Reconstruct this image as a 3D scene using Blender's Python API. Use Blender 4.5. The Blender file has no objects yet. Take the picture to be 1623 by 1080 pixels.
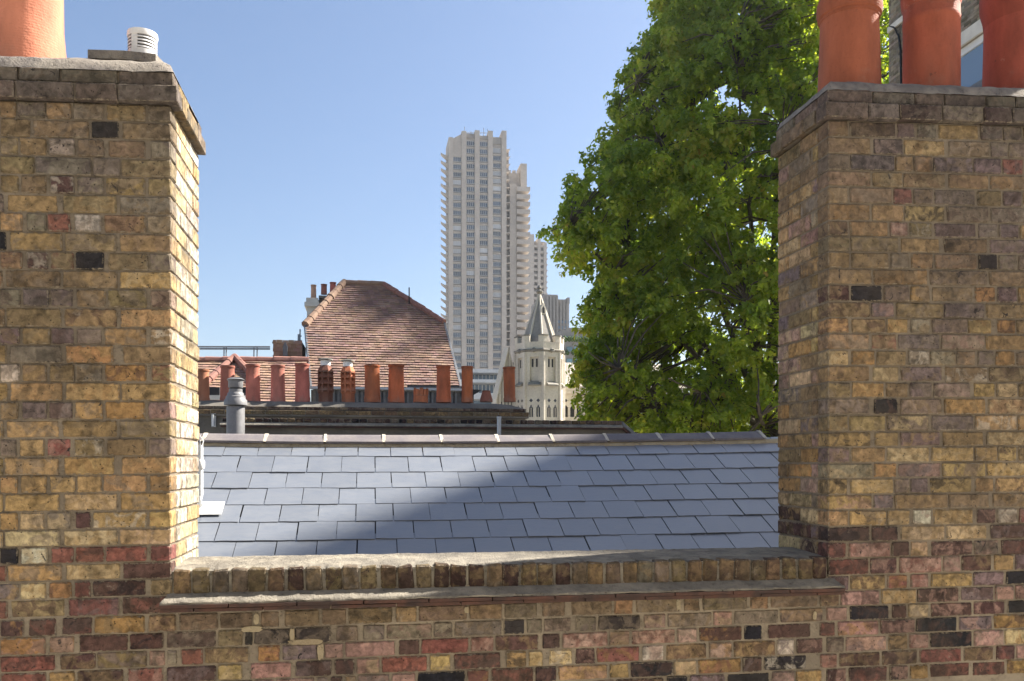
import bpy, bmesh, math, random
import numpy as np
from mathutils import Vector, noise

random.seed(7)
rng = np.random.default_rng(11)
S = bpy.context.scene
C = S.collection
R = math.radians

# ------------------------------------------------------------------ camera, sky, sun, exposure
F, HY, VX, CX = 1380.0, 732.0, 585.0, 811.5          # focal length / eye level / wall normal, in photo pixels
TH = math.atan((CX - VX) / F)
sT, cT = math.sin(TH), math.cos(TH)
cam = bpy.data.cameras.new('camera')
co = bpy.data.objects.new('camera', cam)
C.objects.link(co)
cam.sensor_width = 36.0
cam.lens = 36.0 * F / 1623.0
cam.shift_y = (HY - 540.0) / 1623.0
cam.clip_start = 0.05
cam.clip_end = 6000
co.location = (0, 0, 0)
co.rotation_euler = (R(90), 0, -TH)
S.camera = co

SUN = Vector((1.0, 0.29, 0.95)).normalized()          # towards the sun
W = bpy.data.worlds.new('World')
S.world = W
W.use_nodes = True
wn = W.node_tree.nodes
bg = wn['Background']
sky = wn.new('ShaderNodeTexSky')
sky.sky_type = 'NISHITA'
sky.sun_disc = False
sky.sun_elevation = math.asin(SUN.z)
sky.sun_rotation = math.atan2(SUN.x, SUN.y)
sky.altitude = 0
sky.air_density = 1.0
sky.dust_density = 1.9
sky.ozone_density = 4.0
W.node_tree.links.new(sky.outputs[0], bg.inputs[0])
bg.inputs[1].default_value = 0.05
sl = bpy.data.lights.new('sun', 'SUN')
so = bpy.data.objects.new('sun', sl)
C.objects.link(so)
sl.energy = 5.0
sl.angle = R(1.2)
sl.color = (1.0, 0.945, 0.86)
so.location = (20, 0, 30)
so.rotation_euler = SUN.to_track_quat('Z', 'Y').to_euler()
S.view_settings.view_transform = 'Standard'
S.view_settings.look = 'None'
S.view_settings.gamma = 1
S.view_settings.use_curve_mapping = False
S.view_settings.exposure = 1.9
S.cycles.max_bounces = 10
S.cycles.diffuse_bounces = 6
S.cycles.transmission_bounces = 6
S.cycles.volume_bounces = 0


# ------------------------------------------------------------------ geometry helpers
def P(x, y, Y):
    """world point on the plane at distance Y that stands at photo pixel (x, y)"""
    u = (x - CX) / F
    dy = cT - u * sT
    t = Y / dy
    return Vector(((sT + u * cT) * t, Y, (HY - y) / F * t))


def YX(x, X):
    """distance Y at which a wall X = const stands at photo column x"""
    u = (x - CX) / F
    return X * (cT - u * sT) / (sT + u * cT)


def PXM(x, y, Y):                                      # metres per photo pixel there
    u = (x - CX) / F
    return Y / (cT - u * sT) / F


def wloc(o):
    v = Vector((0, 0, 0))
    while o is not None:
        v += o.location
        o = o.parent
    return v


class MB:
    def __init__(s):
        s.v, s.f, s.m, s.c = [], [], [], []

    def add(s, vs, fs, mi=0, col=None):
        b = len(s.v)
        s.v += [tuple(p) for p in vs]
        for f in fs:
            s.f.append([b + i for i in f])
            s.m.append(mi)
            s.c.append(col)

    def box(s, x0, x1, y0, y1, z0, z1, mi=0, col=None):
        v = [(x0, y0, z0), (x1, y0, z0), (x1, y1, z0), (x0, y1, z0), (x0, y0, z1), (x1, y0, z1), (x1, y1, z1), (x0, y1, z1)]
        s.add(v, [(0, 3, 2, 1), (4, 5, 6, 7), (0, 1, 5, 4), (1, 2, 6, 5), (2, 3, 7, 6), (3, 0, 4, 7)], mi, col)

    def obox(s, o, ax, ay, az, mi=0, col=None):
        """box from corner o along three edge vectors"""
        o, ax, ay, az = map(Vector, (o, ax, ay, az))
        v = [o, o + ax, o + ax + ay, o + ay, o + az, o + ax + az, o + ax + ay + az, o + ay + az]
        s.add(v, [(0, 3, 2, 1), (4, 5, 6, 7), (0, 1, 5, 4), (1, 2, 6, 5), (2, 3, 7, 6), (3, 0, 4, 7)], mi, col)

    def prism(s, pts, d, mi=0, col=None):
        """polygon extruded by vector d"""
        d = Vector(d)
        n = len(pts)
        v = [Vector(p) for p in pts] + [Vector(p) + d for p in pts]
        fs = [tuple(range(n))[::-1], tuple(range(n, 2 * n))]
        fs += [(i, (i + 1) % n, (i + 1) % n + n, i + n) for i in range(n)]
        s.add(v, fs, mi, col)

    def lathe(s, c, prof, n=24, mi=0, rot=0.0, cap=True, wob=0.0):
        cx, cy, cz = c
        v = []
        for (r, z) in prof:
            for k in range(n):
                a = rot + 2 * math.pi * k / n
                rr = r * (1 + wob * math.sin(3 * a + z * 9) * 0.5)
                v.append((cx + rr * math.cos(a), cy + rr * math.sin(a), cz + z))
        fs = []
        for i in range(len(prof) - 1):
            for k in range(n):
                k2 = (k + 1) % n
                fs.append((i * n + k, i * n + k2, (i + 1) * n + k2, (i + 1) * n + k))
        if cap:
            fs.append(tuple(range(n))[::-1])
            fs.append(tuple((len(prof) - 1) * n + k for k in range(n)))
        s.add(v, fs, mi)

    def tube(s, pts, rad, n=6, mi=0):
        pts = [Vector(p) for p in pts]
        if not isinstance(rad, (list, tuple)):
            rad = [rad] * len(pts)
        v, fs = [], []
        for i, p in enumerate(pts):
            d = (pts[min(i + 1, len(pts) - 1)] - pts[max(i - 1, 0)]).normalized()
            a = d.cross(Vector((0, 0, 1)) if abs(d.z) < .9 else Vector((1, 0, 0))).normalized()
            b = d.cross(a)
            for k in range(n):
                t = 2 * math.pi * k / n
                v.append(p + (a * math.cos(t) + b * math.sin(t)) * rad[i])
        for i in range(len(pts) - 1):
            for k in range(n):
                k2 = (k + 1) % n
                fs.append((i * n + k, i * n + k2, (i + 1) * n + k2, (i + 1) * n + k))
        fs.append(tuple(range(n))[::-1])
        fs.append(tuple((len(pts) - 1) * n + k for k in range(n)))
        s.add(v, fs, mi)

    def facade(s, o, ex, W_, H_, holes, mi=0, mrev=0, nin=None):
        """wall sheet from corner o along unit ex, holes (u0,u1,v0,v1,depth,mat) recessed along nin"""
        o, ex = Vector(o), Vector(ex)
        ez = Vector((0, 0, 1))
        us = sorted({0, W_, *[h[0] for h in holes], *[h[1] for h in holes]})
        vs = sorted({0, H_, *[h[2] for h in holes], *[h[3] for h in holes]})
        q = lambda u, v, d=0: o + ex * u + ez * v + nin * d
        for i in range(len(us) - 1):
            for j in range(len(vs) - 1):
                uc, vc = (us[i] + us[i + 1]) / 2, (vs[j] + vs[j + 1]) / 2
                if not any(h[0] < uc < h[1] and h[2] < vc < h[3] for h in holes):
                    s.add([q(us[i], vs[j]), q(us[i + 1], vs[j]), q(us[i + 1], vs[j + 1]), q(us[i], vs[j + 1])], [(0, 1, 2, 3)], mi)
        for (a, b, c, d, dep, hm) in holes:
            A = [q(a, c), q(b, c), q(b, d), q(a, d)]
            B = [q(a, c, dep), q(b, c, dep), q(b, d, dep), q(a, d, dep)]
            for k in range(4):
                s.add([A[k], A[(k + 1) % 4], B[(k + 1) % 4], B[k]], [(0, 1, 2, 3)], mrev)
            s.add(B, [(0, 1, 2, 3)], hm)

    def mesh(s, name, mats, off=(0, 0, 0), smooth=False, ang=40):
        me = bpy.data.meshes.new(name)
        o = Vector(off)
        me.from_pydata([tuple(Vector(p) - o) for p in s.v], [], s.f)
        for m in (mats if isinstance(mats, (list, tuple)) else [mats]):
            me.materials.append(m)
        me.polygons.foreach_set('material_index', s.m)
        if any(c is not None for c in s.c):
            at = me.attributes.new('tone', 'FLOAT_COLOR', 'FACE')
            at.data.foreach_set('color', np.array([(c if c is not None else (1, 1, 1)) + (1,) for c in s.c], dtype=np.float32).ravel())
        bm = bmesh.new()
        bm.from_mesh(me)
        bmesh.ops.recalc_face_normals(bm, faces=bm.faces[:])
        bm.to_mesh(me)
        bm.free()
        if smooth:
            me.polygons.foreach_set('use_smooth', [True] * len(me.polygons))
            me.set_sharp_from_angle(angle=R(ang))
        me.update()
        return me

    def build(s, name, mats, parent=None, smooth=False, ang=40, kind=None, loc=None):
        off = wloc(parent) if parent else Vector(loc or (0, 0, 0))
        o = bpy.data.objects.new(name, s.mesh(name, mats, off, smooth, ang))
        C.objects.link(o)
        if parent:
            o.parent = parent
        elif loc:
            o.location = loc
        if kind:
            o['kind'] = kind
        return o


def tag(o, label, cat, group=None):
    o['label'] = label
    o['category'] = cat
    if group:
        o['group'] = group
    return o


def thing(name, label, cat, loc, group=None):
    o = bpy.data.objects.new(name, None)
    o.empty_display_size = .2
    C.objects.link(o)
    o.location = loc
    return tag(o, label, cat, group)


def inst(name, me, parent, wpos, rotz=0, scale=None, col=None, rot=None):
    o = bpy.data.objects.new(name, me)
    C.objects.link(o)
    o.parent = parent
    o.location = Vector(wpos) - wloc(parent)
    o.rotation_euler = rot if rot is not None else (0, 0, rotz)
    if scale:
        o.scale = scale
    if col:
        o.color = (*col, 1)
    return o


# ------------------------------------------------------------------ materials
class NT:
    def __init__(s, name):
        s.mat = bpy.data.materials.new(name)
        s.mat.use_nodes = True
        s.n = s.mat.node_tree.nodes
        s.l = s.mat.node_tree.links
        s.b = s.n['Principled BSDF']
        s.out = s.n['Material Output']
        s.geo = s.n.new('ShaderNodeNewGeometry')

    def link(s, a, b):
        s.l.new(a, b)

    def set(s, sock, v):
        if hasattr(v, 'is_output') or isinstance(v, bpy.types.NodeSocket):
            s.l.new(v, sock)
        elif isinstance(v, (tuple, list)) and len(v) == 3 and sock.type == 'RGBA':
            sock.default_value = (*v, 1)
        else:
            sock.default_value = v

    def noise(s, scale, detail=4, rough=.55, vec=None, dist=0):
        n = s.n.new('ShaderNodeTexNoise')
        n.inputs['Scale'].default_value = scale
        n.inputs['Detail'].default_value = detail
        n.inputs['Roughness'].default_value = rough
        n.inputs['Distortion'].default_value = dist
        s.l.new(vec if vec is not None else s.geo.outputs['Position'], n.inputs['Vector'])
        return n.outputs['Fac']

    def math(s, op, a, b=0.0, c=None, clamp=False):
        n = s.n.new('ShaderNodeMath')
        n.operation = op
        n.use_clamp = clamp
        s.set(n.inputs[0], a)
        s.set(n.inputs[1], b)
        if c is not None:
            s.set(n.inputs[2], c)
        return n.outputs[0]

    def ramp(s, fac, a, b, lo=0.0, hi=1.0, smooth=True):
        n = s.n.new('ShaderNodeMapRange')
        n.interpolation_type = 'SMOOTHSTEP' if smooth else 'LINEAR'
        s.set(n.inputs[0], fac)
        n.inputs[1].default_value = a
        n.inputs[2].default_value = b
        n.inputs[3].default_value = lo
        n.inputs[4].default_value = hi
        return n.outputs[0]

    def mix(s, f, a, b, mode='MIX'):
        n = s.n.new('ShaderNodeMix')
        n.data_type = 'RGBA'
        n.blend_type = mode
        s.set(n.inputs[0], f)
        s.set(n.inputs[6], a)
        s.set(n.inputs[7], b)
        return n.outputs[2]

    def scalec(s, col, f):
        """colour times scalar"""
        n = s.n.new('ShaderNodeVectorMath')
        n.operation = 'SCALE'
        s.set(n.inputs[0], col)
        s.set(n.inputs[3], f)
        return n.outputs[0]

    def bump(s, h, strength=.5, dist=.01, normal=None):
        n = s.n.new('ShaderNodeBump')
        n.inputs['Strength'].default_value = strength
        n.inputs['Distance'].default_value = dist
        s.l.new(h, n.inputs['Height'])
        if normal is not None:
            s.l.new(normal, n.inputs['Normal'])
        return n.outputs[0]

    def attr(s, name, typ='GEOMETRY', out='Color'):
        n = s.n.new('ShaderNodeAttribute')
        n.attribute_type = typ
        n.attribute_name = name
        return n.outputs[out]

    def objcol(s):
        return s.n.new('ShaderNodeObjectInfo').outputs['Color']

    def objrand(s):
        return s.n.new('ShaderNodeObjectInfo').outputs['Random']

    def done(s, col, rough=.85, normal=None, spec=.3, metal=0):
        s.set(s.b.inputs['Base Color'], col)
        s.set(s.b.inputs['Roughness'], rough)
        s.b.inputs['Specular IOR Level'].default_value = spec
        s.b.inputs['Metallic'].default_value = metal
        if normal is not None:
            s.l.new(normal, s.b.inputs['Normal'])
        return s.mat


def mat_rough(name, a, b, scale=6, fine=60, bump=.4, dist=.006, rough=.9, lo=.35, hi=.65, tone=False, spec=.25, stain=None, vgrain=None):
    t = NT(name)
    n1 = t.noise(scale, 5, .6)
    n2 = t.noise(fine, 4, .65)
    c = t.mix(t.ramp(n1, lo, hi), a, b)
    c = t.mix(t.ramp(n2, .3, .75, 0, .45), c, t.scalec(c, .62))
    if stain:
        n3 = t.noise(stain[1], 6, .7)
        c = t.mix(t.ramp(n3, stain[2], stain[2] + .14), c, stain[0])
    if tone:
        c = t.mix(1.0, c, t.attr('tone'), 'MULTIPLY')
    h = t.math('ADD', t.math('MULTIPLY', n1, .5), n2)
    return t.done(c, rough, t.bump(h, bump, dist), spec)


def mat_brick():
    t = NT('stock brick')
    tc = t.n.new('ShaderNodeTexCoord').outputs['Object']
    half = t.attr('half', out='Vector')
    ab = t.n.new('ShaderNodeVectorMath'); ab.operation = 'ABSOLUTE'
    t.l.new(tc, ab.inputs[0])
    sb = t.n.new('ShaderNodeVectorMath'); sb.operation = 'SUBTRACT'
    t.l.new(ab.outputs[0], sb.inputs[0]); t.l.new(half, sb.inputs[1])
    sx = t.n.new('ShaderNodeSeparateXYZ'); t.l.new(sb.outputs[0], sx.inputs[0])
    a, b, c = sx.outputs
    med = t.math('MAXIMUM', t.math('MINIMUM', a, b), t.math('MINIMUM', t.math('MAXIMUM', a, b), c))   # minus distance to nearest arris
    pos = t.geo.outputs['Position']
    big = t.noise(2.6, 5, .6)
    loc = t.noise(11, 4, .6, dist=.8)
    mid = t.noise(34, 5, .62, dist=.5)
    fin = t.noise(170, 4, .7)
    base = t.objcol()
    tint = t.attr('tint', 'OBJECT', 'Color')
    col = t.mix(t.ramp(t.noise(15, 4, .6, dist=1.0), .46, .58), base, tint)
    col = t.scalec(col, t.ramp(mid, .3, .7, .5, 1.5, False))
    col = t.mix(t.ramp(big, .42, .64, 0, .5), col, t.mix(.45, t.scalec(col, .5), (.1, .078, .06)))           # soot film
    col = t.mix(t.ramp(loc, .5, .68, 0, .7), col, t.scalec(col, .42))
    blk = t.noise(26, 5, .65, dist=1.4)
    col = t.mix(t.math('MULTIPLY', t.ramp(blk, .6, .68), t.ramp(t.objrand(), .45, .8)), col, (.03, .025, .025))
    col = t.mix(t.ramp(fin, .56, .8, 0, .5), col, t.scalec(col, .35))
    vo = t.n.new('ShaderNodeTexVoronoi'); vo.inputs['Scale'].default_value = 62
    t.l.new(pos, vo.inputs['Vector'])
    pit = t.math('MULTIPLY', t.ramp(vo.outputs['Distance'], .14, .22, 1, 0), t.ramp(t.noise(21, 3), .53, .62))
    col = t.mix(t.math('MULTIPLY', pit, .85), col, (.025, .02, .018))
    # lime bloom
    col = t.mix(t.math('MULTIPLY', t.ramp(t.noise(13, 5, .7), .62, .78), .5), col, (.36, .31, .25))
    # mortar smeared over the arrises
    e = t.math('ADD', med, t.math('MULTIPLY', t.math('SUBTRACT', t.noise(55, 5, .7), .5), .026))
    sm = t.ramp(e, -.0042, -.0004)
    col = t.mix(t.math('MULTIPLY', sm, .9), col, t.scalec((.25, .207, .152), t.ramp(mid, .3, .7, .8, 1.15, False)))
    h = t.math('ADD', t.math('MULTIPLY', mid, .8), t.math('MULTIPLY', fin, .6))
    h = t.math('SUBTRACT', h, t.math('MULTIPLY', pit, .8))
    h = t.math('SUBTRACT', h, t.math('MULTIPLY', t.ramp(e, -.006, .002), .5))
    return t.done(col, .92, t.bump(h, .9, .010), .2)


def mat_mortar(name, a, b, pitty=.5, soot=False):
    t = NT(name)
    n1 = t.noise(7, 5, .6)
    n2 = t.noise(90, 5, .7)
    n3 = t.noise(28, 4, .6)
    c = t.mix(t.ramp(n1, .35, .65), a, b)
    c = t.mix(t.ramp(n3, .5, .75, 0, .5), c, t.scalec(c, .55))
    vo = t.n.new('ShaderNodeTexVoronoi'); vo.inputs['Scale'].default_value = 70
    t.l.new(t.geo.outputs['Position'], vo.inputs['Vector'])
    pit = t.math('MULTIPLY', t.ramp(vo.outputs['Distance'], .12, .24, 1, 0), t.ramp(n3, .5, .6))
    c = t.mix(t.math('MULTIPLY', pit, pitty), c, (.05, .045, .04))
    if soot:
        c = t.mix(t.math('MULTIPLY', t.ramp(t.noise(2.6, 5, .6), .42, .64), .55), c, (.13, .108, .085))
    h = t.math('SUBTRACT', t.math('ADD', n2, t.math('MULTIPLY', n3, 1.2)), t.math('MULTIPLY', pit, .8))
    return t.done(c, .95, t.bump(h, 1.0, .009), .15)


def mat_terracotta():
    t = NT('terracotta')
    c0 = t.objcol()
    pos = t.geo.outputs['Position']
    mp = t.n.new('ShaderNodeMapping'); mp.inputs['Scale'].default_value = (1, 1, .35)
    t.l.new(pos, mp.inputs[0])
    n1 = t.noise(7, 5, .65, mp.outputs[0])
    n2 = t.noise(75, 4, .6)
    n3 = t.noise(3.0, 3, .5, mp.outputs[0])
    c = t.scalec(c0, t.ramp(n1, .3, .7, .68, 1.25, False))
    c = t.mix(t.ramp(n3, .48, .66, 0, .5), c, (.17, .08, .055))
    c = t.mix(t.ramp(n2, .55, .8, 0, .4), c, t.scalec(c, .5))
    c = t.mix(t.ramp(t.noise(11, 6, .75), .63, .74, 0, .5), c, (.42, .3, .22))
    c = t.mix(t.ramp(t.noise(19, 4, .7), .66, .72, 0, .6), c, (.06, .04, .035))
    gz = t.n.new('ShaderNodeSeparateXYZ')
    t.l.new(t.n.new('ShaderNodeTexCoord').outputs['Generated'], gz.inputs[0])
    e1 = t.math('ADD', gz.outputs[2], t.math('MULTIPLY', t.math('SUBTRACT', t.noise(9, 5, .7), .5), .9))
    c = t.mix(t.ramp(e1, .75, 1.15, 0, .6), c, (.1, .055, .04))
    c = t.mix(t.ramp(e1, .22, -.15, 0, .5), c, (.3, .22, .17))
    wv = t.n.new('ShaderNodeTexWave'); wv.bands_direction = 'Z'
    wv.inputs['Scale'].default_value = 26; wv.inputs['Distortion'].default_value = 1.5
    t.l.new(pos, wv.inputs[0])
    h = t.math('ADD', t.math('ADD', n2, t.math('MULTIPLY', t.noise(24, 4, .6), .8)), t.math('MULTIPLY', wv.outputs['Fac'], .12))
    return t.done(c, .8, t.bump(h, .5, .005), .2)


def mat_slate():
    t = NT('roof slate')
    mp = t.n.new('ShaderNodeMapping')
    mp.inputs['Rotation'].default_value = (0, 0, R(12)); mp.inputs['Scale'].default_value = (1, 3.2, 3.2)
    t.l.new(t.geo.outputs['Position'], mp.inputs[0])
    n1 = t.noise(7, 6, .7, mp.outputs[0], 1.2)
    n2 = t.noise(45, 4, .6, mp.outputs[0])
    rnd = t.objrand()
    c = t.mix(t.ramp(n1, .3, .7), (.142, .155, .178), (.172, .182, .198))
    c = t.scalec(c, t.ramp(rnd, 0, 1, .93, 1.07, False))
    c = t.mix(t.ramp(t.noise(3.1, 5, .7), .6, .75, 0, .3), c, (.22, .215, .2))
    c = t.mix(t.ramp(t.noise(120, 2, .5), .72, .76, 0, .5), c, (.4, .4, .38))
    h = t.math('ADD', n1, t.math('MULTIPLY', n2, .4))
    return t.done(c, t.ramp(n1, .3, .7, .3, .42), t.bump(h, .16, .004), .85)


def mat_plain(name, col, rough=.6, spec=.4, metal=0, var=.15, scale=20):
    t = NT(name)
    n = t.noise(scale, 4, .6)
    c = t.scalec(col if not isinstance(col, str) else t.objcol(), t.ramp(n, .3, .7, 1 - var, 1 + var, False))
    return t.done(c, rough, t.bump(t.noise(scale * 6, 3), .1, .003), spec, metal)


def mat_glass(name, col, rough=.08):
    t = NT(name)
    r = t.objrand()
    c = t.scalec(col, t.ramp(r, 0, 1, .45, 1.5, False))
    return t.done(c, rough, t.bump(t.noise(.5, 2), .12, .05), .9)


M = {}
M['brick'] = mat_brick()
M['mortar'] = mat_mortar('lime mortar', (.30, .25, .185), (.24, .2, .15), .25, True)
M['mortar_stack'] = mat_mortar('sooty lime mortar', (.24, .198, .148), (.185, .152, .115), .25, True)
M['fillet'] = mat_mortar('weathered mortar', (.27, .24, .19), (.17, .152, .125), .75)
M['flaunch'] = mat_mortar('flaunching', (.30, .265, .22), (.17, .15, .135), .5)
M['terra'] = mat_terracotta()
M['slate'] = mat_slate()
M['ridge'] = mat_rough('ridge tile clay', (.19, .165, .155), (.14, .125, .13), 5, 50, .3, .004, .8, stain=((.26, .22, .18), 22, .63))
M['ridge_mortar'] = mat_mortar('ridge bedding', (.40, .33, .22), (.32, .26, .17), .2)
M['joint_mortar'] = mat_mortar('pointing', (.52, .47, .38), (.45, .4, .32), .1)
M['repair'] = mat_mortar('mortar repair', (.36, .3, .2), (.3, .24, .155), .1)
M['creasing'] = mat_rough('creasing tile', (.095, .048, .036), (.05, .034, .03), 8, 70, .4, .004)
M['cement'] = mat_rough('grey cement render', (.2, .178, .145), (.125, .112, .095), 1.6, 22, .4, .01, stain=((.24, .225, .2), 2.4, .6))
M['whitemetal'] = mat_plain('white painted metal', (.62, .61, .6), .4)
M['grey_metal'] = mat_plain('grey coated metal', (.17, .165, .165), .5)
M['steel'] = mat_plain('galvanised steel', (.35, .37, .4), .4, .5, .6)
M['black'] = mat_plain('black shadow gap', (.012, .012, .014), .6)
M['white'] = mat_plain('white plastic', (.72, .72, .7), .45)
M['lead'] = mat_plain('lead sheet', (.12, .125, .135), .55)
M['rooftile'] = mat_rough('clay roof tile', (.30, .195, .145), (.225, .14, .112), 2.2, 18, .4, .02, .9, tone=True, stain=((.17, .125, .105), 1.1, .6))
M['hip'] = mat_rough('hip tile', (.27, .185, .13), (.22, .14, .1), 3, 18, .3, .01)
M['redridge'] = mat_rough('red ridge tile', (.30, .15, .115), (.24, .12, .1), 3, 18, .3, .01)
M['concrete'] = mat_rough('tower concrete', (.49, .435, .375), (.42, .37, .32), .12, 1.2, .3, .05, .9)
M['concrete2'] = mat_rough('grey concrete', (.31, .29, .265), (.25, .235, .22), .1, 1, .3, .05, .9)
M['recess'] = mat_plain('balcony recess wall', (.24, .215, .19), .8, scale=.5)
M['wglass'] = mat_glass('tower glass', (.045, .065, .095), .25)
M['wglass_light'] = mat_glass('curtained glass', (.42, .42, .42), .25)
M['stone'] = mat_rough('portland stone', (.66, .6, .5), (.58, .52, .43), .8, 9, .3, .02, stain=((.2, .19, .165), 1.0, .62))
M['stone_dark'] = mat_rough('weathered stone', (.3, .275, .23), (.19, .18, .16), .9, 8, .4, .02)
M['spire'] = mat_rough('spire stone', (.36, .33, .285), (.27, .25, .23), .7, 7, .35, .02)
M['leadglass'] = mat_plain('leaded glass', (.035, .035, .045), .3, .6, var=.5, scale=9)
M['tealglass'] = mat_glass('teal glass', (.18, .32, .36), .12)
M['blueglass'] = mat_glass('blue glass', (.14, .2, .28), .1)
M['whitepanel'] = mat_plain('white cladding', (.68, .68, .66), .4, scale=1)
M['painted'] = mat_plain('cream painted stucco', (.62, .58, .5), .7, scale=2)
M['farbrick'] = mat_rough('distant stock brick', (.30, .26, .2), (.22, .19, .15), 2, 20, .4, .01, .9, tone=True)
M['plainbrick'] = mat_rough('far stock brick wall', (.33, .29, .23), (.26, .225, .18), 2, 20, .4, .01, .9)
M['planting'] = mat_rough('balcony planting', (.05, .1, .025), (.09, .13, .03), 3, 12, .8, .1)
M['ground'] = mat_rough('pale paved ground', (.31, .285, .25), (.25, .23, .2), .05, 1, .2, .02)  # made paler than ordinary ground, to bounce sun onto the distant buildings
M['bark'] = mat_rough('plane bark', (.07, .055, .04), (.12, .1, .075), 2.5, 14, .5, .03)


M['cream'] = mat_rough('cream bounce paint', (.62, .58, .5), (.58, .54, .46), 1.5, 20, .2, .004)  # for the added wall behind the camera, pale to bounce sunlight
M['paving'] = mat_rough('pale bounce coating', (.52, .49, .44), (.47, .44, .39), 1.2, 15, .3, .005)  # for the added flat roof, pale to throw sunlight up at the brick


def mat_leaf():
    t = NT('plane leaf')
    v = t.attr('leafvar', out='Fac')
    n = t.n.new('ShaderNodeValToRGB')
    e = n.color_ramp.elements
    e[0].position, e[0].color = 0, (.07, .115, .02, 1)
    e[1].position, e[1].color = 1, (.22, .16, .04, 1)
    for p, c in ((.35, (.12, .175, .026, 1)), (.7, (.18, .225, .036, 1)), (.93, (.25, .27, .05, 1))):
        k = e.new(p); k.color = c
    t.l.new(v, n.inputs[0])
    col = n.outputs[0]
    t.set(t.b.inputs['Base Color'], col)
    t.b.inputs['Roughness'].default_value = .5
    t.b.inputs['Specular IOR Level'].default_value = .35
    tr = t.n.new('ShaderNodeBsdfTranslucent')
    t.set(tr.inputs[0], t.mix(1.0, t.scalec(col, 3.2), (1.0, .95, .4), 'MULTIPLY'))
    ms = t.n.new('ShaderNodeMixShader')
    ms.inputs[0].default_value = .55
    t.l.new(t.b.outputs[0], ms.inputs[1]); t.l.new(tr.outputs[0], ms.inputs[2])
    t.l.new(ms.outputs[0], t.out.inputs[0])
    return t.mat


M['leaf'] = mat_leaf()

# ------------------------------------------------------------------ ground
g = MB()
g.add([(-900, -300, -13), (900, -300, -13), (900, 1000, -13), (-900, 1000, -13)], [(0, 1, 2, 3)])
g.build('ground', M['ground'], kind='structure')

# ------------------------------------------------------------------ bricks
PAL = dict(y=(.305, .205, .095), o=(.28, .165, .07), b=(.205, .145, .08), g=(.19, .15, .112), k=(.016, .016, .02), r=(.19, .08, .062),
           p=(.15, .112, .108), m=(.28, .175, .14), d=(.078, .045, .038), w=(.42, .37, .30), l=(.375, .285, .165))
BM = {}


def brick_mesh(L, D, H, var, bev=.0036, jit=.002):
    key = (round(L, 3), round(D, 3), round(H, 3), var)
    if key in BM:
        return BM[key]
    rr = random.Random(hash(key) & 0xffff)
    hx, hy, hz = L / 2, D / 2, H / 2
    v, idx = [], {}
    off = {}
    for sx in (-1, 1):
        for sy in (-1, 1):
            for sz in (-1, 1):
                j = [rr.uniform(-jit, jit) for _ in range(3)]
                bv = bev * rr.uniform(.7, 1.7)
                for ax in range(3):
                    p = [sx * (hx - bv), sy * (hy - bv), sz * (hz - bv)]
                    p[ax] = (sx * hx, sy * hy, sz * hz)[ax]
                    idx[(sx, sy, sz, ax)] = len(v)
                    v.append(tuple(p[i] + j[i] * (1 if i != 1 else .6) for i in range(3)))
    fs = []
    for ax in range(3):
        o1, o2 = [i for i in range(3) if i != ax]
        for s in (-1, 1):
            q = []
            for (a, b) in ((-1, -1), (1, -1), (1, 1), (-1, 1)):
                k = [0, 0, 0]; k[ax] = s; k[o1] = a; k[o2] = b
                q.append(idx[(*k, ax)])
            fs.append(q)
    for ax in range(3):                                 # arrises
        o1, o2 = [i for i in range(3) if i != ax]
        for a in (-1, 1):
            for b in (-1, 1):
                k0 = [0, 0, 0]; k0[o1] = a; k0[o2] = b; k1 = list(k0)
                k0[ax] = -1; k1[ax] = 1
                fs.append([idx[(*k0, o1)], idx[(*k1, o1)], idx[(*k1, o2)], idx[(*k0, o2)]])
    for sx in (-1, 1):
        for sy in (-1, 1):
            for sz in (-1, 1):
                fs.append([idx[(sx, sy, sz, a)] for a in range(3)])
    me = bpy.data.meshes.new('brick')
    me.from_pydata(v, [], fs)
    at = me.attributes.new('half', 'FLOAT_VECTOR', 'POINT')
    at.data.foreach_set('vector', np.tile([hx, hy, hz], len(v)).astype(np.float32))
    bm = bmesh.new(); bm.from_mesh(me)
    bmesh.ops.recalc_face_normals(bm, faces=bm.faces[:])
    bm.to_mesh(me); bm.free()
    me.materials.append(M['brick'])
    BM[key] = me
    return me


LEN = [.045, .07, .1025, .14, .18, .215, .255]


def brick_color(code, soot=0):
    c = PAL[code[0]]
    c = tuple(a * (1 - soot) + b * soot * (.4 + 1.2 * sum(c)) for a, b in zip(c, (.115, .092, .078)))
    f = random.uniform(.95, 1.28)
    c1 = tuple(min(.6, x * f * random.uniform(.94, 1.06)) for x in c)
    c2 = PAL[code[1]] if len(code) > 1 else PAL[random.choice({'y': 'ybg', 'o': 'oyb', 'b': 'bgy', 'g': 'gbp', 'k': 'kk', 'r': 'rdm', 'p': 'pgd', 'm': 'mgr', 'd': 'ddr', 'w': 'wgl', 'l': 'lyg'}[code[0]])]
    c2 = tuple(a * (1 - soot) + b * soot for a, b in zip(c2, (.1, .08, .068)))
    c2 = tuple(.35 * a + .65 * b for a, b in zip(c1, c2))
    return c1, c2


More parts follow.
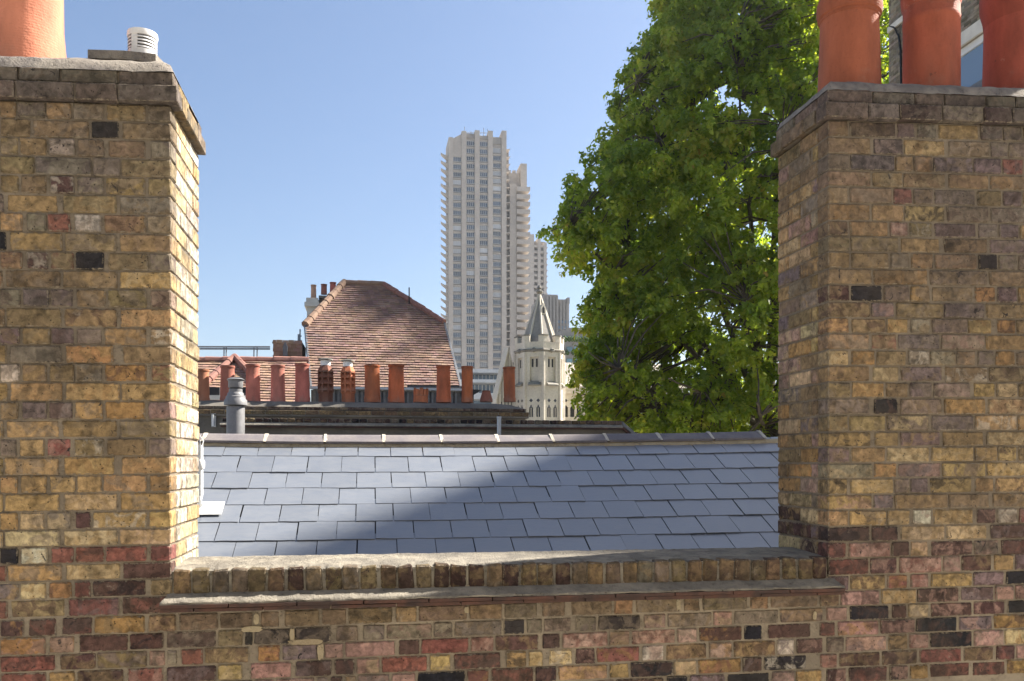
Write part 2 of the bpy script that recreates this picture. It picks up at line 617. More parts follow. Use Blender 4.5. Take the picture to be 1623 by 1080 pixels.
def lay(parent, face, a0, a1, z0, z1, code, plane, depth=.1, name='brick', proud=None, soot=0.0):
    """one brick: face 'F' front (plane Y), 'E' facing +X (plane X), 'W' facing -X; a0..a1 runs along X or Y"""
    L, H = a1 - a0, z1 - z0
    n = min(LEN, key=lambda q: abs(q - L))
    me = brick_mesh(n, depth, .066, random.randrange(5))
    pr = random.gauss(0, .0022) if proud is None else proud
    pr = max(-.003, min(.004, pr))
    ac = (a0 + a1) / 2
    zc = (z0 + z1) / 2
    if face == 'F':
        pos, rz = (ac, plane + depth / 2 + pr, zc), 0
    elif face == 'E':
        pos, rz = (plane - depth / 2 - pr, ac, zc), math.pi / 2
    else:
        pos, rz = (plane + depth / 2 + pr, ac, zc), -math.pi / 2
    c1, c2 = brick_color(code, soot)
    o = inst(name, me, parent, pos, scale=(L / n, 1, H / .066), col=c1, rot=(0, R(random.gauss(0, .25)), rz + R(random.gauss(0, .2))))
    o['tint'] = c2
    return o


def parse(s):
    out = []
    for tkn in s.split():
        a, rest = tkn.split('-')
        i = 0
        while i < len(rest) and rest[i].isdigit():
            i += 1
        out.append((float(a), float(rest[:i]), rest[i:]))
    return out


JT = .007                                               # joint
D = 3.8                                                  # distance of the wall face
XL = P(271, 0, D).x                                      # inner corner of the left stack
XR = P(1313, 0, D).x
YL = YX(315, XL)                                         # back edges of their inner sides
YR = YX(1233, XR)

# --- rows read off the photograph: (crop origin x, scale), then start-end+colour
LROWS = [
 '0-105oy 115-305g 315-485y 500-705gb 730-990by 1015-1172bg', '0-205b 225-610bg 625-810k 835-1172b', '0-120y 135-320b 335-510wg 530-710b 740-990b 1030-1172g',
 '0-230b 240-625gp 635-820g 830-1172b', '0-125b 140-315b 345-505dw 525-705g 725-990y 1015-1172b', '0-20g 45-390y 430-795by 820-1172g',
 '0-150y 180-315g 325-480r 510-690wg 710-990b 1010-1172g', '0-40k 65-420yg 440-790b 820-1172b', '0-150bd 180-325dw 345-505br 515-710k 740-1010b 1025-1175g',
 '0-15b 35-415b 430-800b 820-1180yl', '0-140gd 155-330p 345-495p 520-720b 740-1000b 1030-1175gd', '0-25b 40-420b 440-800bd 825-1180y',
 '0-130pb 150-340b 350-500pd 520-695g 715-1000y 1030-1180bw', '0-40b 65-420g 450-770oy 840-1180b', '0-130wg 150-315by 340-505b 520-695g 720-1000od 1035-1180br',
 '0-45y 70-425yb 450-815yo 830-1180yb', '0-120b 150-315p 335-495pd 515-700y 720-990o 1015-1180mp', '0-15y 40-400y 425-800by 820-1180bg',
 '0-110g 130-300y 320-480rm 505-710bw 735-995b 1015-1180gp', '0-15y 30-400yg 440-780yo 830-1180y', '0-115y 140-315y 340-510y 525-695y 705-1000y 1025-1180bo',
 '0-15y 30-400y 440-800ly 825-1180y', '0-120y 135-300l 320-480gl 515-620d 635-1000yw 1020-1180yo', '0-15l 35-410l 435-800ly 820-1180ly',
 '0-120k 145-325wl 350-500r 515-710rd 725-1000rd 1030-1180rd']
LJ = [194, 223, 252, 282, 311, 341, 371, 401, 430, 459, 489, 520, 548, 577, 606, 636, 665, 694, 723, 752, 780, 809, 837, 864, 890.5, 918]
RROWS = [
 (4.155, '62-185by 200-500db 510-625p 640-770gd 780-1045ob 1060-1200pd 1210-1330g 1342-1600b'), (4.155, '62-335by 355-545pk 555-825yo 850-1115gb 1127-1235g 1247-1520g'),
 (4.155, '62-195g 205-490pk 500-610b 620-740y 750-1005pb 1017-1190p 1205-1340rp 1352-1600g'), (4.155, '62-335b 350-540by 552-825bl 850-1112by 1125-1390bo'),
 (4.155, '62-185by 200-475b 487-607r 620-745gb 757-1025pg 1040-1195b 1207-1330p 1342-1600b'), (4.155, '62-330bo 345-548b 560-822yk 840-1112gd 1127-1400gd'),
 (4.155, '62-185bd 200-450yb 465-580mr 595-742bw 757-1030pd 1045-1172g 1185-1310p 1322-1600y'), (4.155, '62-195b 207-515b 535-790yb 820-1105bk 1120-1400pg'),
 (4.5, '60-213b 225-490by 505-640gb 655-808bo 825-1120bg 1135-1262k 1278-1408gp 1420-1700g'), (4.5, '60-370b 385-770bo 787-1195gb 1212-1500b'),
 (4.5, '60-210db 225-442k 460-635gb 650-782y 800-1093bg 1110-1255ok 1268-1405p 1420-1700y'), (4.5, '60-358bd 370-527pm 545-876bg 890-1170pg 1190-1500by'),
 (4.5, '60-205yd 228-467bd 480-630yo 650-785gb 805-1050g 1062-1225yo 1268-1395od 1407-1700b'), (4.5, '60-352bg 370-547br 560-853pg 870-1172gm 1188-1480yb'),
 (4.5, '60-205ly 228-392ob 408-615b 635-778gw 792-968gb 980-1108b 1128-1243gp 1258-1390ob 1405-1700b'), (4.5, '60-355by 380-563lb 580-875pb 897-1197bw 1210-1500bd'),
 (4.5, '60-220b 232-455yo 473-630b 642-795pg 813-1073g 1100-1250yb 1262-1408lb 1422-1700b'), (4.5, '60-352gb 388-552kd 575-870gb 890-1180ob 1203-1500bl'),
 (4.5, '60-200b 212-467yl 482-778lp 798-1098pg 1112-1403yw 1417-1700y'), (4.5, '60-362yk 393-558yb 577-857py 880-1167by 1192-1480ly'),
 (4.5, '60-212pb 228-470y 482-780ly 800-1093yl 1110-1262y 1275-1405yd 1420-1700b'), (4.5, '60-378gl 390-547oy 560-862pm 876-1180yp 1195-1480yl'),
 (4.5, '60-195yk 220-523yl 536-640gl 650-772pd 793-1083yk 1110-1243yb 1256-1500yd'), (4.5, '60-372ym 386-525pm 537-910by 922-1207bg 1235-1500b'),
 (4.5, '60-203yb 215-472yg 484-643yl 668-793wm 813-1095yl 1122-1253dm 1268-1410gw 1425-1700r'), (4.5, '60-355dk 373-553dk 578-893ly 908-1190ly 1222-1500dp'),
 (4.155, '60-172dr 193-462mr 476-587d 600-715ly 735-1007dm 1020-1177gm 1200-1460dr')]
RJ = [215.8, 243, 269.5, 294.8, 321.7, 349, 373.5, 398.3, 424.9, 450.7, 477.5, 503.3, 527.8, 554.4, 579.6, 605.6, 631, 657.8, 684.4, 708.9, 734.4, 758.9, 784.4, 808.9, 835, 860, 886]
# wall below: rows W0.. as four strips (left, middle, right of middle, right)
K4, K3, KR = 4.0575, 3.528, 4.155
WROWS = [
 [(0, K4, '0-115py 130-295ly 315-460od 480-580r 595-935dk 968-1103b'), (1300, KR, '60-320dr 335-505dm 525-800mr 812-925mg 937-1130db 1150-1275y 1287-1500p')],
 [(0, K4, '0-45r 70-415bd 440-760rp 785-1095dr'), (1300, KR, '55-190p 200-430yd 448-578ro 600-713mr 735-998yb 1015-1212pd 1230-1500k')],
 [(0, K4, '0-150do 185-360dr 395-590dr 605-930ob 955-1130bd 1155-1400b 1412-1623b'), (400, K3, '45-150b 180-372b 388-525b 535-785b 802-917ob 930-1198b 1212-1395b 1410-1590bg'),
  (860, K3, '0-125b 160-388b 402-505ob 525-772b 790-882bo 897-1147b 1165-1262ob 1278-1540b 1555-1660bd'), (1300, KR, '122-392md 408-632yl 645-912dm 930-1145p 1157-1277mp 1290-1500m')],
 [(0, K4, '0-287om 318-472mo 510-822d 835-1047dk 1070-1385dg 1400-1562b 1572-1623k'), (400, K3, '0-207kg 238-437kg 470-592g 618-738g 748-1003gm 1015-1120gd 1132-1393g 1408-1522k 1535-1620g'),
  (860, K3, '0-160gd 188-300g 312-548kg 568-688ml 700-947gb 955-1063ml 1075-1320g 1332-1570bp'), (1300, KR, '45-177m 200-453kd 478-572d 585-712lg 735-1002dm 1015-1217dm 1240-1500k')],
 [(0, K4, '0-352rd 388-612db 624-945bp 957-1060mg 1070-1140g 1165-1302r 1312-1600bd'), (400, K3, '30-153or 168-362pg 403-507m 520-797m 820-933d 945-1207r 1222-1348mr 1360-1597db'),
  (860, K3, '0-97d 112-363mr 375-488bm 497-742mr 755-862mg 880-1117do 1130-1227k 1262-1500d'), (1300, KR, '0-100dr 120-387mo 400-622dm 637-898kd 918-1133pm 1150-1450od')],
 [(0, K4, '0-292rd 312-482yb 492-792db 823-1047r 1070-1387dp 1400-1556yl'), (400, K3, '-10-217m 242-442dp 460-570dk 583-712ml 724-977rd 995-1107y 1130-1388dr 1420-1533yk 1547-1625l'),
  (860, K3, '40-167lw 187-293dm 303-543ro 560-677wm 693-918bd 935-1060mo 1072-1303bd 1315-1407wp 1425-1567dm'), (1300, KR, '45-157gd 170-442mp 455-577bk 590-715m 725-1002kd 1018-1207m 1220-1450lo')],
 [(0, K4, '0-200db 215-420my 435-640r 655-950dk 965-1120g 1135-1400mr 1415-1623d'), (400, K3, '0-120m 135-345mp 360-420g 438-503d 517-580b 592-765pm 778-913m 925-1188k 1203-1322ro 1340-1572dr'),
  (860, K3, '-50-77dk 90-363ym 375-483yk 494-727kd 738-862l 875-1112or 1122-1227dp 1240-1477kw'), (1300, KR, '5-112mr 130-397db 413-642db 660-933rd 952-1143db 1163-1283dr 1297-1500m')],
 [(0, K4, '0-300rd 320-560db 575-700y 715-1000k 1015-1300md 1315-1600b'), (400, K3, '0-230db 245-360m 375-640r 655-760p 775-1040db 1055-1160y 1175-1440dk 1455-1620m'),
  (860, K3, '10-270db 285-400m 415-680db 700-810k 825-1020p 1035-1270k 1285-1410m 1422-1560yo'), (1300, KR, '-15-25y 45-172dm 193-443d 463-582dm 592-715oy 725-988d 1008-1222dr 1235-1450od')],
]
WL = [918, 948, 977.5, 1006.5, 1034.5, 1062, 1089, 1117, 1145]    # row edges at x=150
WR = [887.5, 912.5, 936.5, 961, 984.3, 1008.5, 1034.5, 1058.5, 1083]  # and at x=1450
PX1, PX2 = P(150, 0, D).x, P(1350, 0, D).x


def wz(k, X):
    a, b = P(150, WL[k], D).z, P(1350, WR[k], D).z
    if k == 0:
        a, b = P(271, 918, D).z, P(1313, 886, D).z
    return a + (b - a) * (X - PX1) / (PX2 - PX1)


# ------------------------------------------------------------------ lower wall with its parapet
wall = thing('brick_wall', 'old multicoloured brick wall with brick-on-edge parapet in the foreground', 'wall', (.55, D, -13))
x_l, x_r = XL - .65, XR + .82
mb = MB()
ZT = (P(271, 905, D).z + P(1313, 884, D).z) / 2             # top of parapet bricks
mb.box(x_l - .6, x_r + .6, D + .007, D + .35, -13, ZT - .09)
mb.box(x_l - .6, XL - .004, D + .007, D + .35, ZT - .09 + .001, P(271, 918, D).z - .001)
mb.box(XR + .004, x_r + .6, D + .007, D + .35, ZT - .09 + .001, P(1313, 886, D).z - .001)
mb.build('mortar_bed', M['mortar'], wall)
for k, strips in enumerate(WROWS):
    spans = []
    for (ox, kk, s) in strips:
        for tok in s.split():
            neg = tok.startswith('-')
            a, rest = (tok[1:] if neg else tok).split('-')
            i = 0
            while i < len(rest) and rest[i].isdigit():
                i += 1
            a = -float(a) if neg else float(a)
            spans.append([ox + a / kk, ox + float(rest[:i]) / kk, rest[i:]])
    spans.sort()
    for side_ in (0, 1):                                    # carry the courses on to the ends of the wall
        xe = P(0 if side_ == 0 else max(q[1] for q in spans), 0, D).x + (-JT if side_ == 0 else JT)
        while (xe > x_l - .55) if side_ == 0 else (xe < x_r + .55):
            L = random.choice((.1025, .215, .215))
            lo, hi = (max(x_l - .6, xe - L), xe) if side_ == 0 else (xe, min(x_r + .6, xe + L))
            lay(wall, 'F', lo, hi, wz(k + 1, xe) + JT / 2, wz(k, xe) - JT / 2, random.choice('dmrybpdm'), D)
            xe = lo - JT if side_ == 0 else hi + JT
    last = -1e9
    for sp in spans:
        a, b, code = sp
        a = max(a, last + 3.2)
        if b - a < 9:
            continue
        last = b
        X0, X1 = P(a, 0, D).x, P(b, 0, D).x
        if a <= 1:
            X0 = X1 - .16 if b < 30 else X0
        Xc = (X0 + X1) / 2
        so_ = {2: .55, 3: .35}.get(k, 0) if XL < Xc < XR else 0
        lay(wall, 'F', X0, X1, wz(k + 1, Xc) + JT / 2, wz(k, Xc) - JT / 2, code, D, soot=so_ * random.uniform(.7, 1.2))
# parapet bricks on edge
nb = 38
w_ = (XR - XL) / nb
for i in range(nb):
    xa = XL + i * w_
    ja = random.uniform(-.004, .004)
    me = brick_mesh(.066, .215, .1025, random.randrange(6), .0055, .0035)
    c1, c2 = brick_color(random.choice(['bg', 'bd', 'gb', 'bd', 'db', 'bd', 'by', 'bg']))
    c1 = tuple(x * .62 for x in c1); c2 = tuple(x * .7 for x in c2)
    o = inst('coping_brick', me, wall, (xa + w_ / 2 + ja, D + .1075 + random.uniform(-.004, .004), ZT - .052 + random.uniform(-.003, .003)),
             scale=((w_ - .007) / .066, 1, 1), col=c1, rot=(0, R(random.gauss(0, 1.2)), R(random.gauss(0, .5))))
    o['tint'] = c2
mb = MB()
mb.box(XL + .002, XR - .002, D + .010, D + .34, ZT - .105, ZT - .006)
mb.build('coping_mortar', M['fillet'], wall)
# rough mortar topping
mb = MB()
nx, ny = 260, 9
vs = []
for j in range(ny + 1):
    for i in range(nx + 1):
        X = XL + (XR - XL) * i / nx
        t = j / ny
        nz = noise.noise(Vector((X * 9, t * 4, 1))) * .003 + noise.noise(Vector((X * 41, t * 9, 5))) * .0025
        joint = abs(((X - XL) / w_) % 1 - .5)
        edge = .004 + .006 * noise.noise(Vector((X * 23, 0, 9))) + (.003 if joint > .4 else 0)
        Yp = D + edge + .012 + t * (.345 - edge)
        if j == 0:
            Z = ZT - .004 - (.022 if joint > .43 else 0.0) + nz
            Yp = D + .004 + edge * .3
        else:
            Z = ZT + .003 + nz + .014 * t - (.004 if (j == 1) else 0)
        vs.append((X, Yp, Z))
fs = [(j * (nx + 1) + i, j * (nx + 1) + i + 1, (j + 1) * (nx + 1) + i + 1, (j + 1) * (nx + 1) + i) for j in range(ny) for i in range(nx)]
mb.add(vs, fs)
mb.build('mortar_topping', M['fillet'], wall, smooth=True, ang=60)
# fillet over two courses of creasing tiles
XA, XB = XL - .03, XR + .045
zf0 = ZT - .098
Yf = D - .072
zf1 = P(600, 949, Yf).z
mb = MB()
nx = 200
prof = [(D + .012, zf0 + .004), (D - .003, zf0), (D - .026, zf0 - .35 * (zf0 - zf1)), (D - .05, zf0 - .7 * (zf0 - zf1)), (Yf + .004, zf1 + .003), (Yf + .003, zf1 - .006)]
vs, fs = [], []
for i in range(nx + 1):
    X = XA + (XB - XA) * i / nx
    for j, (a, b) in enumerate(prof):
        dn = noise.noise(Vector((X * 14, j * 1.7, 3))) * .0035 + noise.noise(Vector((X * 45, j * 3, 7))) * .0018
        ex = 0
        if i == nx or i == 0:
            ex = (-1 if i == nx else 1) * .028 * (1 - min(1, j / 3.5))
        vs.append((X + ex, a + (dn if j in (4, 5) else 0), b + dn))
n_ = len(prof)
for i in range(nx):
    for j in range(n_ - 1):
        fs.append((i * n_ + j, (i + 1) * n_ + j, (i + 1) * n_ + j + 1, i * n_ + j + 1))
for i in (0, nx):
    vs.append((XA if i == 0 else XB, D + .012, zf1 - .006))
    fs.append([i * n_ + j for j in range(n_)] + [len(vs) - 1])
mb.add(vs, fs)
mb.build('mortar_fillet', M['fillet'], wall, smooth=True, ang=70)
for row in range(2):
    n = 11
    step = (XB - XA + .004) / n
    for i in range(n + row):
        a = XA - .002 + (i - .5 * row) * step
        b = a + step - .005
        a, b = max(a, XA - .002 + row * .004), min(b, XB + .002 - row * .004)
        if b - a < .03:
            continue
        mb = MB()
        z1 = zf1 - .007 - row * .0165
        yy = Yf - .002 + row * .007 + random.uniform(-.002, .002)
        mb.obox((a, yy, z1 - .014), (b - a, random.uniform(-.002, .002), random.uniform(-.001, .001)), (0, .09, .001), (0, 0, .014 + random.uniform(-.001, .001)))
        mb.build('creasing_tile', M['creasing'], wall)


for (xa, ya, xb, yb_, xc_, yc_) in ((402, 973, 411, 990, 0, 0), (383, 993, 416, 1001, 0, 0), (459, 996, 467, 1016, 0, 0), (458, 1014, 512, 1021, 0, 0), (503, 1020, 513, 1046, 0, 0), (1288, 970, 1294, 982, 0, 0), (736, 962, 743, 972, 0, 0), (1072, 950, 1079, 968, 0, 0)):
    a, b = P(xa, ya, D), P(xb, yb_, D)
    mb = MB()
    cx_, cz_ = (a.x + b.x) / 2, (a.z + b.z) / 2
    n = 14
    pts = []
    for i in range(n):
        t = 2 * math.pi * i / n
        q = 1 / max(abs(math.cos(t)), abs(math.sin(t))) ** .7
        pts.append((cx_ + math.cos(t) * (b.x - a.x) / 2 * q * random.uniform(.82, 1.12), D - .0035, cz_ + math.sin(t) * (a.z - b.z) / 2 * q * random.uniform(.82, 1.12)))
    mb.prism(pts, (0, .012, 0))
    mb.build('mortar_repair', M['repair'], wall)


# ------------------------------------------------------------------ the two chimney stacks
def stack_side(st, face, plane, y0, y1, rows, first):
    """side bricks of a stack from front edge y0 to back y1; rows of (z0,z1)"""
    for k, (za, zb) in enumerate(rows):
        cs = 'wlwlwlylw' if first == 'L' else 'ybgylpbymlbo'  # left side gets paler bricks: its full sun is put into their colour
        if first != 'L' and k > len(rows) - 4:
            cs = 'dpmlb'
        L = y1 - y0
        if k % 2 == 0:
            cuts = [0, .225 / .45 * L * .49 / .5, L]
        else:
            cuts = [0, .245 * L, .75 * L, L]
        for i in range(len(cuts) - 1):
            a = y0 + cuts[i] + (JT / 2 if i else .0)
            b = y0 + cuts[i + 1] - (JT / 2 if i < len(cuts) - 2 else 0)
            if i == 0:                                    # behind the corner brick of the front
                a += .052
            lay(st, face, a, b, za, zb, random.choice(cs) + random.choice('ybgl'), plane, .1)


SK = .034


def stack(name, label, side, xa, xb, plane_x, Yback, rows_px, joints, xj, base_z, cap_y, caph):
    st = thing(name, label, 'chimney', ((xa + xb) / 2, D, base_z), 'foreground chimney stacks')
    zj = [P(xj, y, D).z for y in joints]
    ztop = P(xj, cap_y, D).z
    core = MB()
    core.box(xa + (.006 if side == 'W' else 0), xb - (.006 if side == 'E' else 0), D + .007, Yback - .004, base_z, ztop)
    core.build('mortar_bed', M['mortar_stack'], st)
    rows = []
    for k, row in enumerate(rows_px):
        top = ztop if k == 0 else zj[k - 1]
        za, zb = zj[k] + JT / 2, top - JT / 2
        rows.append((za, zb))
        ox, kk, s = row
        sp = parse(s)
        for i, (a, b, code) in enumerate(sp):
            X0, X1 = P(ox + a / kk, 0, D).x, P(ox + b / kk, 0, D).x
            corner = False
            if side == 'E' and i == len(sp) - 1:
                X1, corner = plane_x, True
            if side == 'W' and i == 0:
                X0, corner = plane_x, True
            if side == 'E' and i == 0 and b < 60:
                X0 = X1 - .17
            if i == 0 and side == 'E':
                xe = X0 - JT
                while xe > xa + .05:
                    L = random.choice((.1025, .215))
                    lo = max(xa, xe - L)
                    lay(st, 'F', lo, xe, za, zb, random.choice('ybgyolbp'), D, soot=max(0, .45 - .035 * k))
                    xe = lo - JT
            if i == len(sp) - 1 and side == 'W':
                X1 = min(X1, xb)
                xe = X1 + JT
                while xe < xb - .05:
                    L = random.choice((.1025, .215))
                    hi = min(xb, xe + L)
                    lay(st, 'F', xe, hi, za, zb, random.choice('ybgyolbp'), D, soot=max(0, .45 - .035 * k) + .12)
                    xe = hi + JT
            lay(st, 'F', X0, X1, za, zb, code, D, .1, proud=0 if corner else None, soot=max(0, .45 - .035 * k) * random.uniform(.5, 1.1) + (.12 if side == 'W' else 0))
    # the corner brick's return, then the side
    stack_side(st, side, plane_x, D + .05, Yback, rows, 'L' if side == 'E' else 'R')
    # oversailing courses
    zc = ztop
    for c, (ov, h) in enumerate(((.03, caph[0]), (.01, caph[1]))):
        x0, x1 = (xa, plane_x + ov) if side == 'E' else (plane_x - ov, xb)
        y0, y1 = D - ov, Yback + ov
        cb = MB()
        cb.box(x0 + .014, x1 - .014, y0 + .012, y1 - .014, zc + .006, zc + h - .002)
        cb.build('cap_mortar', M['mortar_stack'], st)
        a = x0 if side == 'W' else x1
        sgn = 1 if side == 'W' else -1
        i = 0
        while (a < x1 - .03) if side == 'W' else (a > x0 + .03):
            L = (.225, .16, .225, .215, .15)[(i + c * 2) % 5] * random.uniform(.95, 1.05)
            lo, hi = (a, min(a + L, x1)) if side == 'W' else (max(a - L, x0), a)
            if hi - lo > .04:
                lay(st, 'F', lo + (JT / 2 if not (side == 'W' and i == 0) else 0), hi - (JT / 2 if not (side == 'E' and i == 0) else 0), zc + .002, zc + h - .003,
                    random.choice(['gd', 'gd', 'pg', 'gb', 'dg', 'gp']), y0, .1, 'cap_brick', soot=.75)
            a += sgn * L
            i += 1
        b = y0 + .105
        j = 0
        while b < y1 - .03:
            L = (.11, .225, .2, .225)[(j + c) % 4]
            hi = min(b + L, y1)
            if hi - b > .04:
                lay(st, side, b + JT / 2, hi - JT / 2, zc + .005, zc + h - .004, random.choice(['gb', 'gy', 'gd', 'yb', 'bg']), x1 if side == 'E' else x0, .1, 'cap_brick', soot=.3)
            b += L
            j += 1
        zc += h
    # flaunching mound
    x0, x1 = (xa, plane_x + .012) if side == 'E' else (plane_x - .012, xb)
    y0, y1 = D - .011, Yback + .011
    nx, ny = 70, 26
    vs, fs = [], []
    for j in range(ny + 1):
        for i in range(nx + 1):
            X, Y = x0 + (x1 - x0) * i / nx, y0 + (y1 - y0) * j / ny
            de = min(Y - y0, y1 - Y, (x1 - X) if side == 'E' else (X - x0))
            e = min(1, de / .2)
            hgt = (.006 + .012 * min(1, de / .02) + (.066 if side == 'E' else .062) * (1 - (1 - min(1, de / .13)) ** 2)) if de > .004 else -.004
            hgt += noise.noise(Vector((X * 8, Y * 8, 2))) * .007 * min(1, de * 20 + .3) + noise.noise(Vector((X * 30, Y * 30, 4))) * .003
            wv = noise.noise(Vector((X * 17, Y * 17, 8))) * .006 if de < .004 else 0
            vs.append((X, Y + (wv if j == 0 else 0), zc + hgt))
    for j in range(ny):
        for i in range(nx):
            fs.append((j * (nx + 1) + i, j * (nx + 1) + i + 1, (j + 1) * (nx + 1) + i + 1, (j + 1) * (nx + 1) + i))
    mb = MB()
    mb.add(vs, fs)
    mb.build('flaunching', M['flaunch'], st, smooth=True, ang=75)
    for o in st.children:                                   # the old courses are not quite level: they rise a little to the right
        w0 = wloc(o)
        if o.name.split('.')[0] in ('brick', 'cap_brick'):
            sl2 = SK * max(0, (w0.z - base_z) / (ztop - base_z))
            o.location.z += sl2 * (w0.x - plane_x)
            if abs(o.rotation_euler.z) < .5:
                o.rotation_euler.y -= math.atan(sl2)
        else:
            for v in o.data.vertices:
                z_ = v.co.z + w0.z
                v.co.z += SK * max(0, (z_ - base_z) / (ztop - base_z)) * (v.co.x + w0.x - plane_x)
    return st, zc


st_l, ZCL = stack('chimney_stack', 'left yellow brick chimney stack whose inner side is in full sun', 'E', XL - 1.25, XL, XL, YL,
                  [(0, 4.3214, s) for s in LROWS] + [(0, K4, '0-35rd 50-397yg 420-772ly 790-1100d')], LJ, 271, P(271, LJ[-1], D).z, 167, (.074, .062))
st_r, ZCR = stack('chimney_stack', 'right brown brick chimney stack in shade carrying three big terracotta pots', 'W', XR, XR + 1.42, XR, YR,
                  [(1300, kk, s) for kk, s in RROWS], RJ, 1313, P(1313, RJ[-1], D).z, 190, (.078, .062))


# ------------------------------------------------------------------ terracotta pots
def pot(label, c, prof, rim, col, group=None, n=40, cat='chimney pot'):
    """prof: outer body (r,z) from base up; rim: (r,z) ring outline above it; hollow top"""
    r = thing('chimney_pot', label, cat, c, group)
    mb = MB()
    mb.lathe(c, prof, n, wob=.006)
    o = mb.build('body', M['terra'], r, smooth=True, ang=35)
    o.color = (*col, 1)
    if rim:
        mb = MB()
        mb.lathe(c, rim + [(rim[-1][0] - .03 * prof[0][0] / .14, rim[-1][1]), (rim[-1][0] - .03 * prof[0][0] / .14, rim[-1][1] - .2 * prof[0][0] / .14)], n, cap=False, wob=.006)
        o = mb.build('rim', M['terra'], r, smooth=True, ang=35)
        o.color = (*(x * .82 for x in col), 1)
    return r


G1 = 'big terracotta pots on the foreground stacks'
Yp = D + (YL - D) * .5
c = P(44, 95, Yp); c.z = ZCL + .045 + SK * (c.x - XL)
k = PXM(44, 0, Yp)
pot('cropped terracotta pot on the left stack, sunlit on its right half', c, [(62 * k, -.03), (58.5 * k, .02), (57.5 * k, .06), (51.5 * k, .26), (50 * k, .62)],
    [(51 * k, .60), (58 * k, .615), (60 * k, .645), (58 * k, .68), (54 * k, .69)], (.50, .19, .115), G1)
Yp = D + (YR - D) * .48
for (xc, rb, rt, y0, lab, col, rims) in (
        (1346, 48, 44, 133, 'orange brown pot at the inner corner of the right stack, sunlit patch near its rim', (.30, .092, .048), 0),
        (1476, 42, 41.5, 121, 'narrow ringed terracotta pot in the middle of the right stack, with a chipped scar', (.36, .098, .055), 1),
        (1617, 54, 51, 125, 'red terracotta pot with a thick bulging collar, cut by the right edge', (.31, .078, .05), 2)):
    c = P(xc, y0, Yp)
    c.z = ZCR + .05 + SK * (c.x - XR)
    k = PXM(xc, 0, Yp)
    z = lambda y: P(xc, y, Yp).z - c.z
    body = [(rb * 1.01 * k, -.03), (rb * k, .02)] + [((rb + (rt - rb) * t) * k, .02 + (z(38 if rims == 0 else 18) - .02) * t) for t in (.33, .66, 1)]
    if rims == 0:
        body += [(rt * k, z(5))]
        rim = [(rt * k * 1.0, z(36)), (rt * k * 1.03, z(35)), (rt * k * 1.03, z(31)), (rt * k * 1.09, z(29)), (rt * k * 1.125, z(20)), (rt * k * 1.12, z(8)), (rt * k * 1.06, z(2)), (rt * k * 1.02, z(-8))]
    elif rims == 1:
        body = body[:-1] + [(rt * k, z(42)), (rt * k * 1.015, z(41)), (rt * k * 1.015, z(33)), (rt * k, z(32)), (rt * k, z(5))]
        rim = [(rt * k * .99, z(17)), (rt * k * 1.05, z(10)), (rt * k * 1.08, z(2)), (rt * k * 1.08, z(-10)), (rt * k * 1.0, z(-16))]
    else:
        rim = [(rt * k * .99, z(44)), (rt * k * 1.02, z(38)), (rt * k * 1.04, z(28)), (rt * k * 1.12, z(12)), (rt * k * 1.13, z(-8)), (rt * k * 1.05, z(-18))]
        body += [(rt * k, z(0))]
    pr = pot(lab, c, body, rim, col, G1, 56)
    if rims == 1:
        mb = MB()
        a = R(-38)
        pc = c + Vector((math.cos(a) * 41.5 * k, math.sin(a) * 41.5 * k, z(42)))
        er = Vector((math.cos(a), math.sin(a), 0)); et = Vector((-math.sin(a), math.cos(a), 0))
        pts = [pc + et * u + Vector((0, 0, v)) + er * .001 for u, v in ((-.018, 0), (-.006, .022), (.012, .018), (.017, -.004), (.004, -.026), (-.01, -.018))]
        mb.prism(pts, er * -.006)
        mb.build('chip', M['fillet'], pr)

# louvred vent terminal on the left stack
Yv = D + .17
c = P(226, 97, Yv)
k = PXM(226, 0, Yv)
c.z = P(226, 97, Yv).z
vt = thing('vent_terminal', 'small white louvred metal vent on a mortar slab on the left stack', 'roof vent', c)
mb = MB()
sl_ = [(-74 * k, -.07), (-20 * k, -.085), (26 * k, -.075), (33 * k, .02), (30 * k, .1), (-68 * k, .12), (-80 * k, .03)]
mb.prism([(c.x + a, c.y + b, c.z - .034) for a, b in sl_], (0, 0, .036))
mb.build('mortar_slab', M['flaunch'], vt)
ztop = P(226, 55, Yv).z - c.z
r_ = 22 * k
mb = MB()
mb.lathe(c, [(r_ * .82, .015), (r_ * .82, ztop - .015)], 28)
mb.build('inner_sleeve', M['black'], vt, smooth=True)
mb = MB()
nsl = 6
hh = (ztop - .03) / nsl
mb.lathe(c, [(r_ * .98, .012), (r_ * .98, .034), (r_ * .8, .034)], 28, cap=False)
for i in range(nsl):
    z0 = .03 + i * hh
    mb.lathe(c, [(r_ * .8, z0 + hh), (r_ * .98, z0 + hh * .95), (r_ * 1.0, z0 + hh * .5), (r_ * .8, z0 + hh * .6)], 28, cap=False)
for a in (340,):
    aa = R(a - 90)
    if True:
        w2 = R(13)
        mb.prism([c + Vector((math.cos(aa + q) * r_ * rr, math.sin(aa + q) * r_ * rr, .02)) for q, rr in ((-w2, .9), (w2, .9), (w2, 1.0), (-w2, 1.0))], (0, 0, ztop - .03))
mb.build('louvres', M['whitemetal'], vt, smooth=True)
mb = MB()
mb.lathe(c, [(r_ * 1.02, ztop - .022), (r_ * 1.05, ztop - .012), (r_ * 1.03, ztop + .002), (r_ * .6, ztop + .012), (r_ * .1, ztop + .014)], 28)
mb.build('cap', M['whitemetal'], vt, smooth=True)

